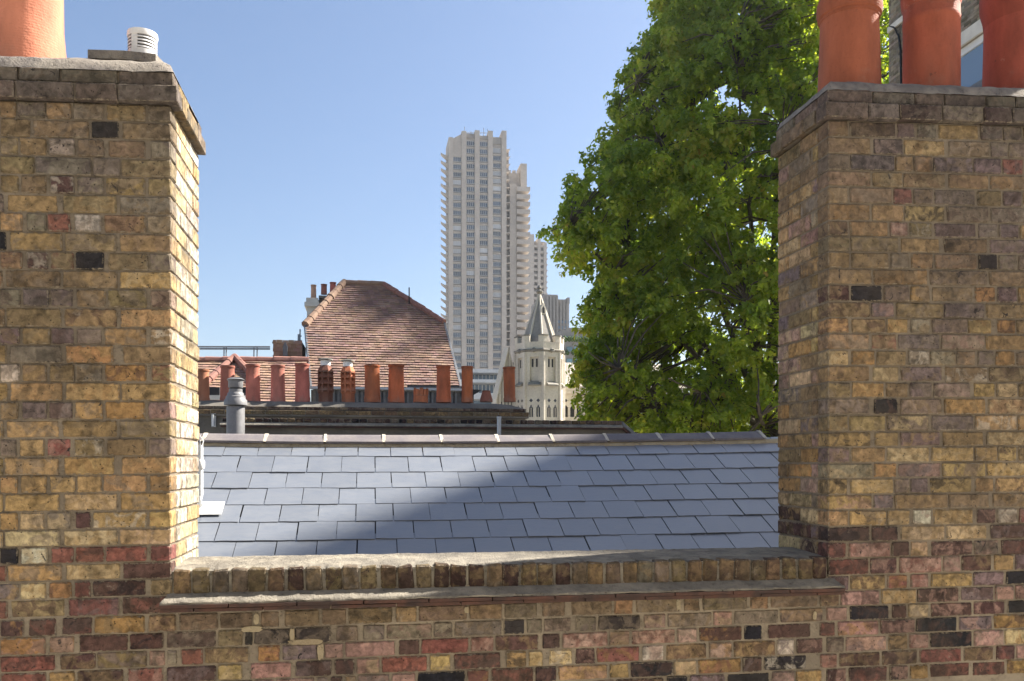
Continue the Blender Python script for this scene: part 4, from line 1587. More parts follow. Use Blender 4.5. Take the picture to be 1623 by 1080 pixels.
# guard rail on the low ridge
rl_ = thing('guard_rail', 'thin dark double roof guard rail left of the dormer', 'railing', P(370, 570, 27))
for yy in (549.5, 552.8):
    mb = MB()
    a, b = P(250, yy + .3, 27), P(428, yy + .6, 27)
    mb.tube([a, b], .026, 6)
    mb.build('rail', M['lead'], rl_)
for xx in (355, 358.5, 402.5, 407.5, 300):
    mb = MB()
    a, b = P(xx, 580, 27), P(xx, 549, 27)
    mb.tube([a, b], .018, 5)
    mb.build('post', M['lead'], rl_)
mb = MB()
a, b = P(475.5, 575, 28), P(475.5, 522, 28)
mb.tube([a, b], .025, 6)
mb.tube([P(473, 530, 28), P(473, 545, 28)], .03, 6)
mb.tube([P(473, 533, 28), P(478, 533, 28)], .02, 6)
tag(mb.build('aerial', M['steel'], loc=tuple(a)), 'thin upright aerial beside the steep roof left edge', 'aerial')

# far white chimney
YW = 33.0
kW = PXM(500, 0, YW)
ch = thing('chimney_stack', 'white painted chimney with small pots peeping past the steep roof left hip', 'chimney', P(495, 520, YW))
zW = lambda y: P(500, y, YW).z
xW = lambda x: P(x, 0, YW).x
mb = MB()
mb.box(xW(486.5), xW(503), YW, YW + .9, zW(580), zW(487))
mb.build('shaft', M['painted'], ch)
mb = MB()
mb.box(xW(483), xW(506), YW - .15, YW + 1.0, zW(487) + .003, zW(480))
mb.box(xW(485.5), xW(504.5), YW - .08, YW + .95, zW(480) + .003, zW(473))
mb.build('cornice', M['painted'], ch)
mb = MB()
mb.box(xW(503) + .01, xW(545), YW + .2, YW + 1.1, zW(560), zW(474))
mb.box(xW(504.8), xW(546), YW + .1, YW + 1.15, zW(472) + .004, zW(467.5))
mb.build('brick_shaft', M['cement'], ch)
for (xa, xb, ya, yb2, col, lab) in ((492.5, 501.5, 452, 472, (.4, .24, .16), 'small buff pot on the white painted chimney'),
                                    (508.5, 518.5, 451, 467, (.28, .11, .08), 'small dark red pot on the brick half of the white chimney'),
                                    (522.5, 533, 448, 467, (.42, .13, .1), 'small red pot nearest the steep roof hip'),
                                    (537, 543, 449, 467, (.3, .15, .11), 'pot almost hidden behind the top of the steep roof')):
    xc = (xa + xb) / 2
    c = P(xc, yb2, YW + .6)
    k = PXM(xc, 0, YW + .6)
    h = P(xc, ya, YW + .6).z - c.z
    r = (xb - xa) / 2 * k
    pot(lab, c, [(r, 0), (r * .95, h * .1), (r * .88, h * .9)], [(r * .88, h * .88), (r * 1.0, h * .92), (r * 1.0, h), (r * .8, h)], col, 'small pots on the far white chimney', 16)

# ------------------------------------------------------------------ the tower (D)
YT = 325.0
kT = PXM(757, 0, YT)
tw = thing('tower_block', 'tall concrete residential tower with saw-tooth balconies on the skyline', 'tower', (P(757, 0, YT).x, YT, -13))
tx = lambda x: P(x, 0, YT).x
tz = lambda y: P(757, y, YT).z
mb = MB()
mb.box(tx(712), tx(731), YT + .9, YT + 14, -13, tz(232))
mb.prism([(tx(717), YT + .3, tz(250)), (tx(733), YT + .3, tz(250)), (tx(733), YT + .3, tz(213)), (tx(717), YT + .3, tz(222))], (0, 10, 0))
mb.box(tx(731) + .02, tx(781), YT + .9, YT + 14, -13, tz(219))
mb.box(tx(781) + .02, tx(802), YT + .9, YT + 14, -13, tz(226))
mb.build('slab_core', M['concrete'], tw)
mb = MB()
mb.box(tx(739), tx(753), YT + .6, YT + 8, tz(219) + .05, tz(211.5))
mb.box(tx(760), tx(774), YT + .6, YT + 8, tz(219) + .05, tz(214))
mb.box(tx(781) + .03, tx(795), YT + .6, YT + 9, tz(226) + .05, tz(215))
mb.build('roof_plant', M['concrete2'], tw)
for (xa, xb, yt) in ((711, 718, 221), (731.5, 739, 210), (752.5, 760, 207.5), (773.5, 781, 207), (795, 802.5, 205.5)):
    mb = MB()
    mb.box(tx(xa), tx(xb), YT - .5, YT + 12, -13, tz(yt))
    mb.build('pier', M['concrete'], tw)
# antennas
for xx, yt in ((738, 196), (769, 196), (775.5, 197), (748, 203), (762, 203)):
    mb = MB()
    mb.tube([(tx(xx), YT + 4, tz(212)), (tx(xx), YT + 4, tz(yt))], .14, 5)
    mb.build('antenna', M['steel'], tw)
mb = MB()
mb.tube([(tx(733), YT + 3, tz(206.5)), (tx(781), YT + 3, tz(205))], .12, 5)
for xx in range(734, 782, 5):
    mb.tube([(tx(xx), YT + 3, tz(211)), (tx(xx), YT + 3, tz(205.5))], .09, 4)
mb.build('roof_railing', M['steel'], tw)
FS = 12.08
ww, wh = 12.6 * kT, 7.2 * kT


def twin(glass):
    mb = MB()
    fr = .07
    mb.box(-ww / 2, ww / 2, 0, .25, 0, fr, 1); mb.box(-ww / 2, ww / 2, 0, .25, wh - fr, wh, 1)
    for u in (-.5, -.26, 0.0, .24, .5 - fr / ww):
        mb.box(u * ww + .002, u * ww + fr, 0.01, .24, fr + .003, wh - fr - .003, 1)
    mb.box(-ww / 2 + fr, ww / 2 - fr, .12, .16, fr, wh - fr, 0)
    mb.box(-ww / 2, ww / 2, -.02, .2, -.3, -.04, 2)
    return mb.mesh('window', [glass, M['whitepanel'], M['concrete2']])


tws = [twin(M['wglass']), twin(M['wglass']), twin(M['wglass']), twin(M['wglass_light'])]
cols = ((724.7, 254), (746, 227.5), (767, 227.5), (788, 236.5))
for (xc, y0) in cols:
    y = y0 + 3.2
    while y < 655:
        inst('window', random.choice(tws), tw, (tx(xc), YT + .55, tz(y)))
        y += FS
sp0 = MB()
sp0.box(-6.6 * kT, 6.6 * kT, 0, .69, 0, 2.3 * kT)
spme = sp0.mesh('spandrel', M['concrete'])
for (xc, y0) in cols:                                      # floor edges
    y = y0 + 6.5
    while y < 660:
        inst('spandrel', spme, tw, (tx(xc), YT + .3, tz(y + 1.2)))
        y += FS
fin = MB()
fin.prism([(0, 0, -8.5 * kT), (0, 0, -2.2 * kT), (-6 * kT, 0, -.8 * kT), (-10.2 * kT, 0, 1.0 * kT), (-11.4 * kT, 0, 2.6 * kT), (-10.9 * kT, 0, .2 * kT), (-8.2 * kT, 0, -2.2 * kT), (-4.5 * kT, 0, -5.2 * kT), (-1.6 * kT, 0, -8.2 * kT)], (0, 2.2, 0))
fme = fin.mesh('balcony', M['concrete'])
y = 246
while y < 655:
    inst('balcony', fme, tw, (tx(711) - .02, YT + 1, tz(y)))
    y += FS
mb = MB()
y = 250
while y < 655:                                              # windows in the side face above the fins
    mb.box(tx(709.6), tx(711) - .03, YT + 2, YT + 6, tz(y + 2), tz(y - 1.6))
    y += FS
mb.build('side_glazing', M['wglass'], tw)
# recessed strip of small balconies
mb = MB()
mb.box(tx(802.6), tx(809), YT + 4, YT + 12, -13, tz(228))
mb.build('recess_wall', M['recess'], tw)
sb = MB()
sb.prism([(0, 0, 0), (5.6 * kT, 0, .8 * kT), (6.6 * kT, 0, 3 * kT), (6 * kT, 0, 3 * kT), (5 * kT, 0, 2 * kT), (0, 0, 1.6 * kT)], (0, 3.5, 0))
sme = sb.mesh('balcony', M['concrete'])
y = 232
while y < 655:
    inst('balcony', sme, tw, (tx(802.7), YT + .3, tz(y + 3)))
    y += FS
# right wing
mb = MB()
mb.box(tx(809) + .02, tx(819.5), YT + 1.5, YT + 14, -13, tz(287))
mb.build('pier', M['concrete'], tw)
mb = MB()
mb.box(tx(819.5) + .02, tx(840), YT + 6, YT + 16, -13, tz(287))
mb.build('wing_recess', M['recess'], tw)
mb = MB()
mb.box(tx(808), tx(828), YT + 6.2, YT + 14, tz(287) + .02, tz(263))
mb.box(tx(810), tx(814), YT + 6.4, YT + 9, tz(263) + .02, tz(258))
mb.box(tx(817), tx(822), YT + 6.4, YT + 9, tz(263) + .02, tz(258))
mb.box(tx(828) + .02, tx(838), YT + 4, YT + 14, tz(287) + .02, tz(249.5))
mb.build('wing_top', M['concrete'], tw)
wb = MB()
wb.prism([(0, 0, 0), (20.5 * kT, 0, 0), (21.6 * kT, 0, 1.4 * kT), (21.6 * kT, 0, 7.6 * kT), (20.4 * kT, 0, 7.6 * kT), (19.6 * kT, 0, 7.2 * kT), (0, 0, 7.2 * kT)], (0, 5.5, 0))
wme = wb.mesh('balcony', M['concrete'])
y = 299
while y < 655:
    inst('balcony', wme, tw, (tx(819.6), YT + .4, tz(y)))
    y += FS
mb = MB()
y = 299
while y < 655:                                              # pale window frames behind the parapets
    mb.box(tx(821.5), tx(824), YT + 5.7, YT + 5.98, tz(y + 5), tz(y - 5))
    mb.box(tx(836.5), tx(839), YT + 5.7, YT + 5.98, tz(y + 5), tz(y - 5))
    y += FS
mb.build('wing_windows', M['whitepanel'], tw)

# second tower
Y2 = 430.0
k2 = PXM(855, 0, Y2)
t2 = thing('tower_block', 'second slimmer concrete tower half hidden behind the tall tower', 'tower', (P(855, 0, Y2).x, Y2, -13))
ux_ = lambda x: P(x, 0, Y2).x
uz = lambda y: P(855, y, Y2).z
mb = MB()
mb.box(ux_(841), ux_(866), Y2 + 4, Y2 + 20, -13, uz(380))
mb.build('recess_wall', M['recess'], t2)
for xa, xb, yt in ((840, 846.5, 372), (852.5, 857, 377), (862, 866.5, 384)):
    mb = MB()
    mb.box(ux_(xa), ux_(xb), Y2, Y2 + 14, -13, uz(yt))
    mb.build('pier', M['concrete'], t2)
bb = MB()
bb.prism([(-5.8 * k2 / 2, 0, 0), (5.8 * k2 / 2, 0, 0), (5.8 * k2 / 2, 0, 3.8 * k2), (-5.8 * k2 / 2, 0, 3.8 * k2)], (0, 4, 0))
bme = bb.mesh('balcony', M['concrete'])
b3 = MB()
b3.prism([(0, 0, 0), (3 * k2, 0, 1 * k2), (3.4 * k2, 0, 3.6 * k2), (2.4 * k2, 0, 3.6 * k2), (0, 0, 2.6 * k2)], (0, 5, 0))
b3m = b3.mesh('balcony', M['concrete2'])
y = 392
while y < 600:
    inst('balcony', bme, t2, (ux_(849.5), Y2 + .5, uz(y)))
    inst('balcony', bme, t2, (ux_(859.5), Y2 + .5, uz(y)))
    inst('balcony', b3m, t2, (ux_(866.6), Y2 + 3, uz(y)))
    y += 9.2

# grey stepped block and planted block
Y3 = 250.0
b4 = thing('concrete_block', 'grey stepped concrete building behind the stone spire', 'building', (P(885, 0, Y3).x, Y3, -13))
vx = lambda x: P(x, 0, Y3).x
vz = lambda y: P(885, y, Y3).z
mb = MB()
mb.box(vx(862), vx(884), Y3, Y3 + 20, -13, vz(467.5))
mb.box(vx(864), vx(880), Y3 + 3, Y3 + 12, vz(467.5) + .02, vz(464.5))
mb.box(vx(884) + .02, vx(903), Y3 + .7, Y3 + 18, -13, vz(474))
mb.box(vx(899), vx(902.8), Y3 - .2, Y3 + 8, vz(481), vz(471.5))
mb.build('walls', M['concrete2'], b4)
for xx in (866, 871, 876.5, 881.5, 888, 893, 898):
    mb = MB()
    f0 = Y3 if xx < 884 else Y3 + .7
    mb.box(vx(xx), vx(xx) + .5, f0 - .5, f0 - .01, -13, vz(470 if xx < 884 else 477))
    mb.build('rib', M['concrete2'], b4)
for i in range(7):
    mb = MB()
    f0 = Y3 + .7
    mb.box(vx(885.5), vx(902), f0 - .22, f0 - .02, vz(512 + i * 9), vz(507.5 + i * 9))
    mb.build('window', M['blueglass'], b4)
Y5 = 130.0
b5 = thing('office_block', 'low grey office block with teal windows and planted terraces beside the tree', 'building', (P(918, 0, Y5).x, Y5, -13))
vx = lambda x: P(x, 0, Y5).x
vz = lambda y: P(918, y, Y5).z
mb = MB()
mb.box(vx(893), vx(1010), Y5, Y5 + 20, -13, vz(541))
mb.box(vx(896), vx(1010), Y5 + 2.5, Y5 + 20, vz(541) + .02, vz(520))
mb.box(vx(910), vx(1010), Y5 + 5, Y5 + 20, vz(520) + .02, vz(512))
mb.build('walls', M['concrete2'], b5)
for (yy, fy) in ((536, 2.5), (556, 0), (575, 0)):
    for xx in range(898, 1000, 12):
        mb = MB()
        mb.box(vx(xx), vx(xx + 8.5), Y5 + fy - .15, Y5 + fy - .01, vz(yy + 2), vz(yy - 5.5))
        mb.build('window', M['tealglass'], b5)
for (ya, fy) in ((540, 0), (561, 0)):
    mb = MB()
    for i in range(60):
        a = vx(893) + (vx(1005) - vx(893)) * i / 60
        mb.lathe((a, Y5 + fy - .3 + random.uniform(0, .6), vz(ya)), [(.1, -.25), (random.uniform(.2, .4), .05), (random.uniform(.15, .35), random.uniform(.2, .5)), (.02, random.uniform(.4, .75))], 6)
    mb.build('planting', M['planting'], b5, kind='stuff')

# glazed white building at the horizon
Y6 = 150.0
b6 = thing('glass_office', 'curved white and glass office front low between the steep roof and the stone gable', 'building', (P(770, 0, Y6).x, Y6, -13))
vx = lambda x: P(x, 0, Y6).x
vz = lambda y: P(770, y, Y6).z
mb = MB()
mb.box(vx(690), vx(830), Y6 + 2, Y6 + 20, -13, vz(592))
mb.build('glazing', M['blueglass'], b6)
for (ya, yb2, ov) in ((587, 592.5, 1.2), (603.5, 608.5, 1.5), (624.5, 634, 1.0)):
    pts = []
    for i in range(17):
        X = vx(690) + (vx(830) - vx(690)) * i / 16
        pts.append((X, Y6 - ov + 1.2 * ((i - 8) / 8) ** 2, vz(yb2) + .12 * i / 16))
    pts += [(vx(830), Y6 + 3, vz(yb2)), (vx(690), Y6 + 3, vz(yb2))]
    mb = MB()
    mb.prism(pts, (0, 0, vz(ya) - vz(yb2)))
    mb.build('white_band', M['whitepanel'], b6, smooth=True)
for (ya, yb2) in ((593, 603), (609, 624)):
    for xx in range(694, 830, 6):
        mb = MB()
        mb.box(vx(xx), vx(xx) + .12, Y6 + 1.8, Y6 + 1.99, vz(yb2), vz(ya))
        mb.build('mullion', M['whitepanel'], b6)

# ------------------------------------------------------------------ stone church (E)
YE = 55.0
kE = PXM(855, 0, YE)
Rt = 40.0 * kE
cE = P(855, 0, YE + Rt)
tur = thing('stone_turret', 'pale octagonal stone turret with battlements and a pointed spire', 'turret', (cE.x, cE.y, -13))
ez = lambda y: P(855, y, YE).z
rot0 = R(-90 - 2)
vert = [Vector((cE.x + Rt * math.cos(rot0 + R(45) * i), cE.y + Rt * math.sin(rot0 + R(45) * i), 0)) for i in range(8)]


def octring(R_, za, zb, R2=None):
    R2 = R_ if R2 is None else R2
    return [(cE.x + R_ * math.cos(rot0 + R(45) * i), cE.y + R_ * math.sin(rot0 + R(45) * i), za) for i in range(8)] + \
           [(cE.x + R2 * math.cos(rot0 + R(45) * i), cE.y + R2 * math.sin(rot0 + R(45) * i), zb) for i in range(8)]


OF = [tuple(range(7, -1, -1)), tuple(range(8, 16))] + [(i, (i + 1) % 8, (i + 1) % 8 + 8, i + 8) for i in range(8)]
wallm = MB()
zb0 = -13
for i in range(8):
    a, b = vert[i], vert[(i + 1) % 8]
    ex = (b - a).normalized()
    Wf = (b - a).length
    nin = (Vector((cE.x, cE.y, 0)) - (a + b) / 2).normalized()
    v = lambda y: ez(y) - zb0
    holes = [(Wf * .28, Wf * .76, v(605), v(565), .14, 0)]
    for c_ in (.34, .72):
        holes.append((Wf * (c_ - .105), Wf * (c_ + .105), v(661), v(646), .1, 1))
    wallm.facade((a.x, a.y, zb0), ex, Wf, ez(557) - zb0, holes, 0, 0, nin)
wallm.build('shaft', [M['stone'], M['leadglass']], tur)
for i in (0, 1, 6, 7):
    a, b = vert[i], vert[(i + 1) % 8]
    ex = (b - a).normalized()
    Wf = (b - a).length
    nin = (Vector((cE.x, cE.y, 0)) - (a + b) / 2).normalized()
    for c_ in (.4, .62):
        mb = MB()
        o = a + ex * Wf * (c_ - .045) + nin * .125
        mb.obox((o.x, o.y, ez(581)), ex * Wf * .09, nin * .06, (0, 0, ez(568) - ez(581)))
        mb.build('belfry_slot', M['black'], tur)
    for c_ in (.34, .72):                                    # pointed heads and diamonds
        mb = MB()
        o = a + ex * Wf * c_ - nin * .004
        mb.prism([(o + ex * d_ * Wf) + Vector((0, 0, ez(yy))) for d_, yy in ((-.105, 646.3), (.105, 646.3), (.035, 644), (.03, 641.5), (-.03, 641.5), (-.035, 644))], nin * .03)
        mb.build('lancet_head', M['leadglass'], tur)
        mb = MB()
        mb.prism([(o + ex * d_ * Wf) + Vector((0, 0, ez(yy))) for d_, yy in ((-.1, 634.5), (0, 637.6), (.1, 634.5), (0, 631.4))], nin * .03)
        mb.build('diamond_light', M['leadglass'], tur)
        mb = MB()
        oo = a + ex * Wf * c_ - nin * .012
        mb.obox((oo.x - ex.x * .02, oo.y - ex.y * .02, ez(661)), ex * .04, nin * .05, (0, 0, ez(646) - ez(661)))
        mb.build('mullion', M['stone'], tur)
    mb = MB()
    o = a + ex * Wf * .2
    mb.prism([Vector((o.x, o.y, ez(611))), Vector((o.x, o.y, ez(603.5))) + nin * .1, Vector((o.x, o.y, ez(609))) - nin * .2, Vector((o.x, o.y, ez(611))) - nin * .2], ex * Wf * .66)
    mb.build('sill', M['stone_dark'], tur)
for i in (0, 1, 7, 2, 6):
    mb = MB()
    mb.tube([(vert[i].x, vert[i].y, zb0), (vert[i].x, vert[i].y, ez(557.5))], .1, 8)
    mb.build('corner_shaft', M['stone'], tur)
mb = MB()
mb.add(octring(Rt * 1.0, ez(557) + .002, ez(554), Rt * 1.07), OF)
mb.add(octring(Rt * 1.07, ez(554) + .002, ez(552.5), Rt * 1.04), OF)
mb.build('cornice', M['stone_dark'], tur)
mb = MB()
mb.add(octring(Rt * 1.0, ez(552.5) + .002, ez(541), Rt * 1.01), OF)
mb.build('parapet', M['stone'], tur)
for i in range(8):
    a, b = [Vector((cE.x + Rt * 1.015 * math.cos(rot0 + R(45) * j), cE.y + Rt * 1.015 * math.sin(rot0 + R(45) * j), 0)) for j in (i, i + 1)]
    ex = b - a
    nin = (Vector((cE.x, cE.y, 0)) - (a + b) / 2).normalized()
    for (u0, u1) in ((.0, .27), (.73, 1.0)):
        mb = MB()
        o = a + ex * u0
        mb.obox((o.x, o.y, ez(541) + .003), ex * (u1 - u0), nin * .3, (0, 0, ez(531.5) - ez(541)))
        mb.build('merlon', M['stone'], tur)
        mb = MB()
        o = a + ex * (u0 - .015) - nin * .04
        mb.obox((o.x, o.y, ez(531.5) + .003), ex * (u1 - u0 + .03), nin * .38, (0, 0, ez(529.3) - ez(531.5)))
        mb.build('merlon_cap', M['stone_dark'], tur)
    g_ = (a + b) / 2 - nin * .02
    mb = MB()
    mb.lathe((g_.x, g_.y, ez(554.5)), [(.02, -.15), (.16, -.08), (.17, .08), (.03, .16)], 8)
    mb.build('carved_boss', M['stone_dark'], tur)
rs = 29.5 * kE
za, zb = ez(541), ez(456)
sm_ = MB()
for i in range(8):
    a0, a1 = rot0 + R(45) * i, rot0 + R(45) * (i + 1)
    A = Vector((cE.x + rs * math.cos(a0), cE.y + rs * math.sin(a0), za)); B = Vector((cE.x + rs * math.cos(a1), cE.y + rs * math.sin(a1), za))
    sm_.add([A, B, (cE.x, cE.y, zb)], [(0, 1, 2)])
sm_.build('spire', M['spire'], tur)
for i in (0, 1, 2, 7, 6):
    a0 = rot0 + R(45) * i
    mb = MB()
    mb.tube([(cE.x + rs * math.cos(a0), cE.y + rs * math.sin(a0), za), (cE.x, cE.y, zb)], [.075, .06], 6)
    mb.build('spire_rib', M['stone'], tur)
mb = MB()
mb.lathe((cE.x, cE.y, zb), [(.12, -.5), (.1, -.1), (.24, .0), (.24, .1), (.1, .18), (.16, .3), (.03, .5)], 8)
mb.build('finial', M['stone_dark'], tur)
# lucarne in the spire
a0 = rot0 + R(22.5)
dn = Vector((math.cos(a0), math.sin(a0), 0)); et = Vector((-dn.y, dn.x, 0))
zz = ez(493)
rr_ = rs * math.cos(R(22.5)) * (zb - zz) / (zb - za)
o = Vector((cE.x, cE.y, zz)) + dn * (rr_ + .03)
mb = MB()
hw = .2
mb.prism([o - et * hw, o + et * hw, o + et * hw + Vector((0, 0, .42)), o + Vector((0, 0, .72)), o - et * hw + Vector((0, 0, .42))], -dn * .6)
mb.build('lucarne', M['stone'], tur)
mb = MB()
o2 = o + dn * .006
mb.prism([o2 - et * .09 + Vector((0, 0, .05)), o2 + et * .09 + Vector((0, 0, .05)), o2 + et * .09 + Vector((0, 0, .4)), o2 + Vector((0, 0, .52)), o2 - et * .09 + Vector((0, 0, .4))], -dn * .02)
mb.build('lucarne_opening', M['black'], tur)

# church nave and its gable
chn = thing('stone_church', 'pale stone church with a steep gable and lancet windows behind the turret', 'church', (P(850, 0, YE + 4).x, YE + 4, -13))
YN = YE + 3.0
gx = lambda x: P(x, 0, YN).x
gz_ = lambda y: P(880, y, YN).z
mb = MB()
o = Vector((gx(884), YN, -13))
Wn = gx(1090) - gx(884)
Hn = gz_(624) + 13
holes = []
xx = gx(893.5) - gx(884)
kN = PXM(900, 0, YN)
i = 0
while xx < Wn - 1:
    holes.append((xx, xx + 7 * kN, gz_(661) + 13, gz_(646) + 13, .12, 1))
    xx += (10.6 if i % 3 != 2 else 18) * kN
    i += 1
mb.facade(o, (1, 0, 0), Wn, Hn, holes, 0, 0, Vector((0, 1, 0)))
mb.build('nave_wall', [M['stone'], M['leadglass']], chn)
for h in holes:
    mb = MB()
    xc = gx(884) + (h[0] + h[1]) / 2
    q_ = 3.5 * kN
    mb.prism([(xc + a * q_, YN - .004, gz_(yy)) for a, yy in ((-1, 646.3), (1, 646.3), (.35, 643.8), (0, 641.5), (-.35, 643.8))], (0, .03, 0))
    mb.build('lancet_head', M['leadglass'], chn)
    mb = MB()
    mb.prism([(xc + a * q_, YN - .004, gz_(yy)) for a, yy in ((-.8, 635), (0, 638), (.8, 635), (0, 632))], (0, .03, 0))
    mb.build('diamond_light', M['leadglass'], chn)
mb = MB()
mb.box(gx(884), gx(1090), YN - .3, YN + .5, gz_(624) + .003, gz_(620))
mb.box(gx(884), gx(1090), YN - .15, YN + .5, gz_(620) + .003, gz_(614))
mb.build('cornice', M['stone'], chn)
mb = MB()
mb.obox((gx(884), YN + .2, gz_(613)), (gx(1090) - gx(884), 0, 0), (0, 5.5, gz_(572) - gz_(613) + .5), (0, 0, -.1))
mb.build('nave_roof', M['spire'], chn)
mb = MB()
for j in range(14):
    t = j / 14
    for i in range(46):
        w3 = (gx(1090) - gx(884)) / 46
        f = random.uniform(.8, 1.15)
        mb.obox((gx(884) + (i + (.5 if j % 2 else 0)) * w3, YN + .2 + 5.5 * t - .04, gz_(613) + (gz_(572) - gz_(613) + .5) * t + .02), (w3 - .03, 0, 0),
                (0, .42, (gz_(572) - gz_(613) + .5) / 14), (0, 0, .03), 0, (f, f, f))
M['stone_tile'] = mat_rough('stone roof tile', (.42, .37, .3), (.34, .3, .25), 1, 9, .3, .02, tone=True)
mb.build('roof_tiles', M['stone_tile'], chn, kind='stuff')
# steep gable seen obliquely
gp = [P(785, 640, YE + 1.4), P(804.5, 557, YE + 1.7), P(826, 640, YE + 2.0)]
dirg = (gp[2] - gp[0]); dirg.z = 0
nb_ = Vector((dirg.y, -dirg.x, 0)).normalized()
mb = MB()
A, B, T_ = gp[0], gp[2], gp[1]
mb.prism([Vector((A.x, A.y, -13)), Vector((B.x, B.y, -13)), B, T_, A], -nb_ * .5)
mb.build('gable_wall', M['stone'], chn)
for (p, q_) in ((A, T_), (T_, B)):
    mb = MB()
    mb.obox(p + nb_ * .14 + Vector((0, 0, -.02)), q_ - p, -nb_ * .7, (0, 0, .3))
    mb.build('gable_coping', M['stone'], chn)
for i in range(1, 8):
    t = i / 8
    pb = A + (B - A) * t
    hgt = (T_.z - A.z) * (1 - abs(2 * t - 1)) - .25
    if hgt > .2:
        mb = MB()
        mb.obox(pb + nb_ * .12 + Vector((0, 0, -2)), dirg.normalized() * .12, -nb_ * .12, (0, 0, 2 + hgt))
        mb.build('tracery_rib', M['stone'], chn)
        mb = MB()
        mb.obox(pb + nb_ * .02 + dirg.normalized() * .2 + Vector((0, 0, -2)), dirg.normalized() * .18, -nb_ * .02, (0, 0, 2 + hgt - .5))
        mb.build('tracery_light', M['leadglass'], chn)

# ------------------------------------------------------------------ tall brick house at the right (I)
XI = 14.0
yf = YX(1410, XI)
bi = thing('brick_building', 'tall stock brick building with a big white window behind the right pots', 'building', (XI, (yf + 5) / 2, -13))
TI = 14.8
mb = MB()
# window at x 1512..1570
yw1, yw0 = YX(1497, XI), YX(1592, XI)
zlin = P(1540, 47, 1).z / 1.0
ptw = lambda x, y: P(x, y, YX(x, XI)).z
zw1 = ptw(1540, 64)                                        # glass top
zw0 = zw1 - 2.4
YI0 = 12.3
o = Vector((XI, YI0, -13))
mb.facade(o, (0, 1, 0), yf - YI0, TI + 13, [(yw0 - YI0, yw1 - YI0, zw0 + 13, zw1 + 13, .22, 0)], 0, 0, Vector((1, 0, 0)))
mb.box(XI + .3, XI + 9, YI0, yf - .01, -13, TI)
mb.build('walls', M['plainbrick'], bi)
mb = MB()
rr = random.Random(4)
z = 6.5
row = 0
while z < TI - .02:
    y = 15.0 + (.11 if row % 2 else 0)
    while y < yf - .02:
        L = .215 if (row + int(y * 9)) % 3 else .1025
        e = min(y + L, yf + .012)
        if not (z + .066 > zw0 - .2 and z < zw1 + .34 and e > yw0 - .1 and y < yw1 + .1):
            f = rr.uniform(.55, 1.35)
            mb.box(XI - .012 - rr.uniform(0, .006), XI + .01, y, e, z, z + .064, 0, (f * rr.uniform(.95, 1.1), f, f * rr.uniform(.85, 1.05)))
        y += L + .011
    z += .0755
    row += 1
mb.build('brickwork', M['farbrick'], bi, kind='stuff')
mb = MB()
mb.box(XI - .05, XI + .1, yw0 - .12, yw1 + .12, zw1 + .003, zw1 + .32)
mb.build('lintel', M['painted'], bi)
mb = MB()
mb.box(XI - .1, XI + .1, yw0 - .1, yw1 + .1, zw0 - .17, zw0 - .003)
mb.build('sill', M['painted'], bi)
mb = MB()
wd = yw1 - yw0
mb.box(XI + .06, XI + .16, yw0 + .002, yw1 - .002, zw1 - .17, zw1 - .002)
mb.box(XI + .06, XI + .16, yw0 + .002, yw1 - .002, zw0 + .002, zw0 + .12)
mb.box(XI + .06, XI + .16, yw0 + .002, yw0 + .1, zw0 + .122, zw1 - .172)
mb.box(XI + .06, XI + .16, yw1 - .1, yw1 - .002, zw0 + .122, zw1 - .172)
wo = mb.build('window', M['whitepanel'], bi)
mb = MB()
mb.box(XI + .1, XI + .12, yw0 + .102, yw1 - .102, zw0 + .124, zw1 - .174)
mb.build('pane', M['blueglass'], wo)
mb = MB()
mb.box(XI + .075, XI + .098, yw0 + .103, yw1 - .103, zw1 - 1.18, zw1 - 1.02)
mb.build('blind_rail', M['lead'], wo)
# string course and cable near the far corner
zs = ptw(1425, 33)
mb = MB()
mb.box(XI - .06, XI + .02, YX(1440, XI), yf + .02, zs - .13, zs + .02)
mb.build('string_course', M['painted'], bi)
mb = MB()
cpts = [(XI - .04, YX(1412, XI), ptw(1412, 42)), (XI - .05, YX(1420, XI), ptw(1420, 44)), (XI - .05, YX(1427, XI), ptw(1427, 58)), (XI - .05, YX(1430, XI), ptw(1430, 80)), (XI - .05, YX(1431, XI), ptw(1431, 160))]
mb.tube(cpts, .025, 6)
mb.build('cable', M['black'], bi)
# unseen gabled range added at the near end, shaped to shade the slates
mb = MB()
GY0, GY1, GP_, GE = 7.5, 11.0, 14.4, 11.35
mb.prism([(XI, 7.2, -13), (XI, YI0 - .02, -13), (XI, YI0 - .02, GE), (XI, GY1, GE), (XI, (GY0 + GY1) / 2, GP_), (XI, GY0, GE), (XI, 7.2, GE)], (8, 0, 0))
mb.build('shadow_gable', M['plainbrick'], bi)

# ------------------------------------------------------------------ plane tree (H)
YH = 36.5
tree = thing('plane_tree', 'big leafy plane tree filling the gap left of the right stack', 'tree', (P(1230, 0, YH).x, YH, -13))
tb = wloc(tree)
tabY = [-75, -55, -25, 0, 60, 120, 150, 230, 262, 310, 350, 385, 412, 425, 440, 462, 480, 500, 560, 600, 650, 690, 760]
tabL = [1200, 1110, 1050, 1030, 1008, 985, 968, 950, 915, 878, 858, 866, 888, 915, 942, 938, 926, 915, 903, 904, 915, 925, 960]
tabR = [1300, 1390, 1450, 1480, 1500, 1510, 1515, 1520, 1520, 1525, 1530, 1530, 1530, 1530, 1530, 1530, 1530, 1530, 1530, 1520, 1510, 1500, 1470]
limbs = []
mbT = MB()
t0 = Vector((tb.x, tb.y, -13)); t1 = Vector((tb.x - .4, tb.y, 1.5))
mbT.tube([t0, t0 + Vector((0, 0, 4)), t0 + Vector((-.1, 0, 10)), t1], [.75, .6, .52, .45], 12)
mbT.build('trunk', M['bark'], tree, smooth=True)
mbL = MB()
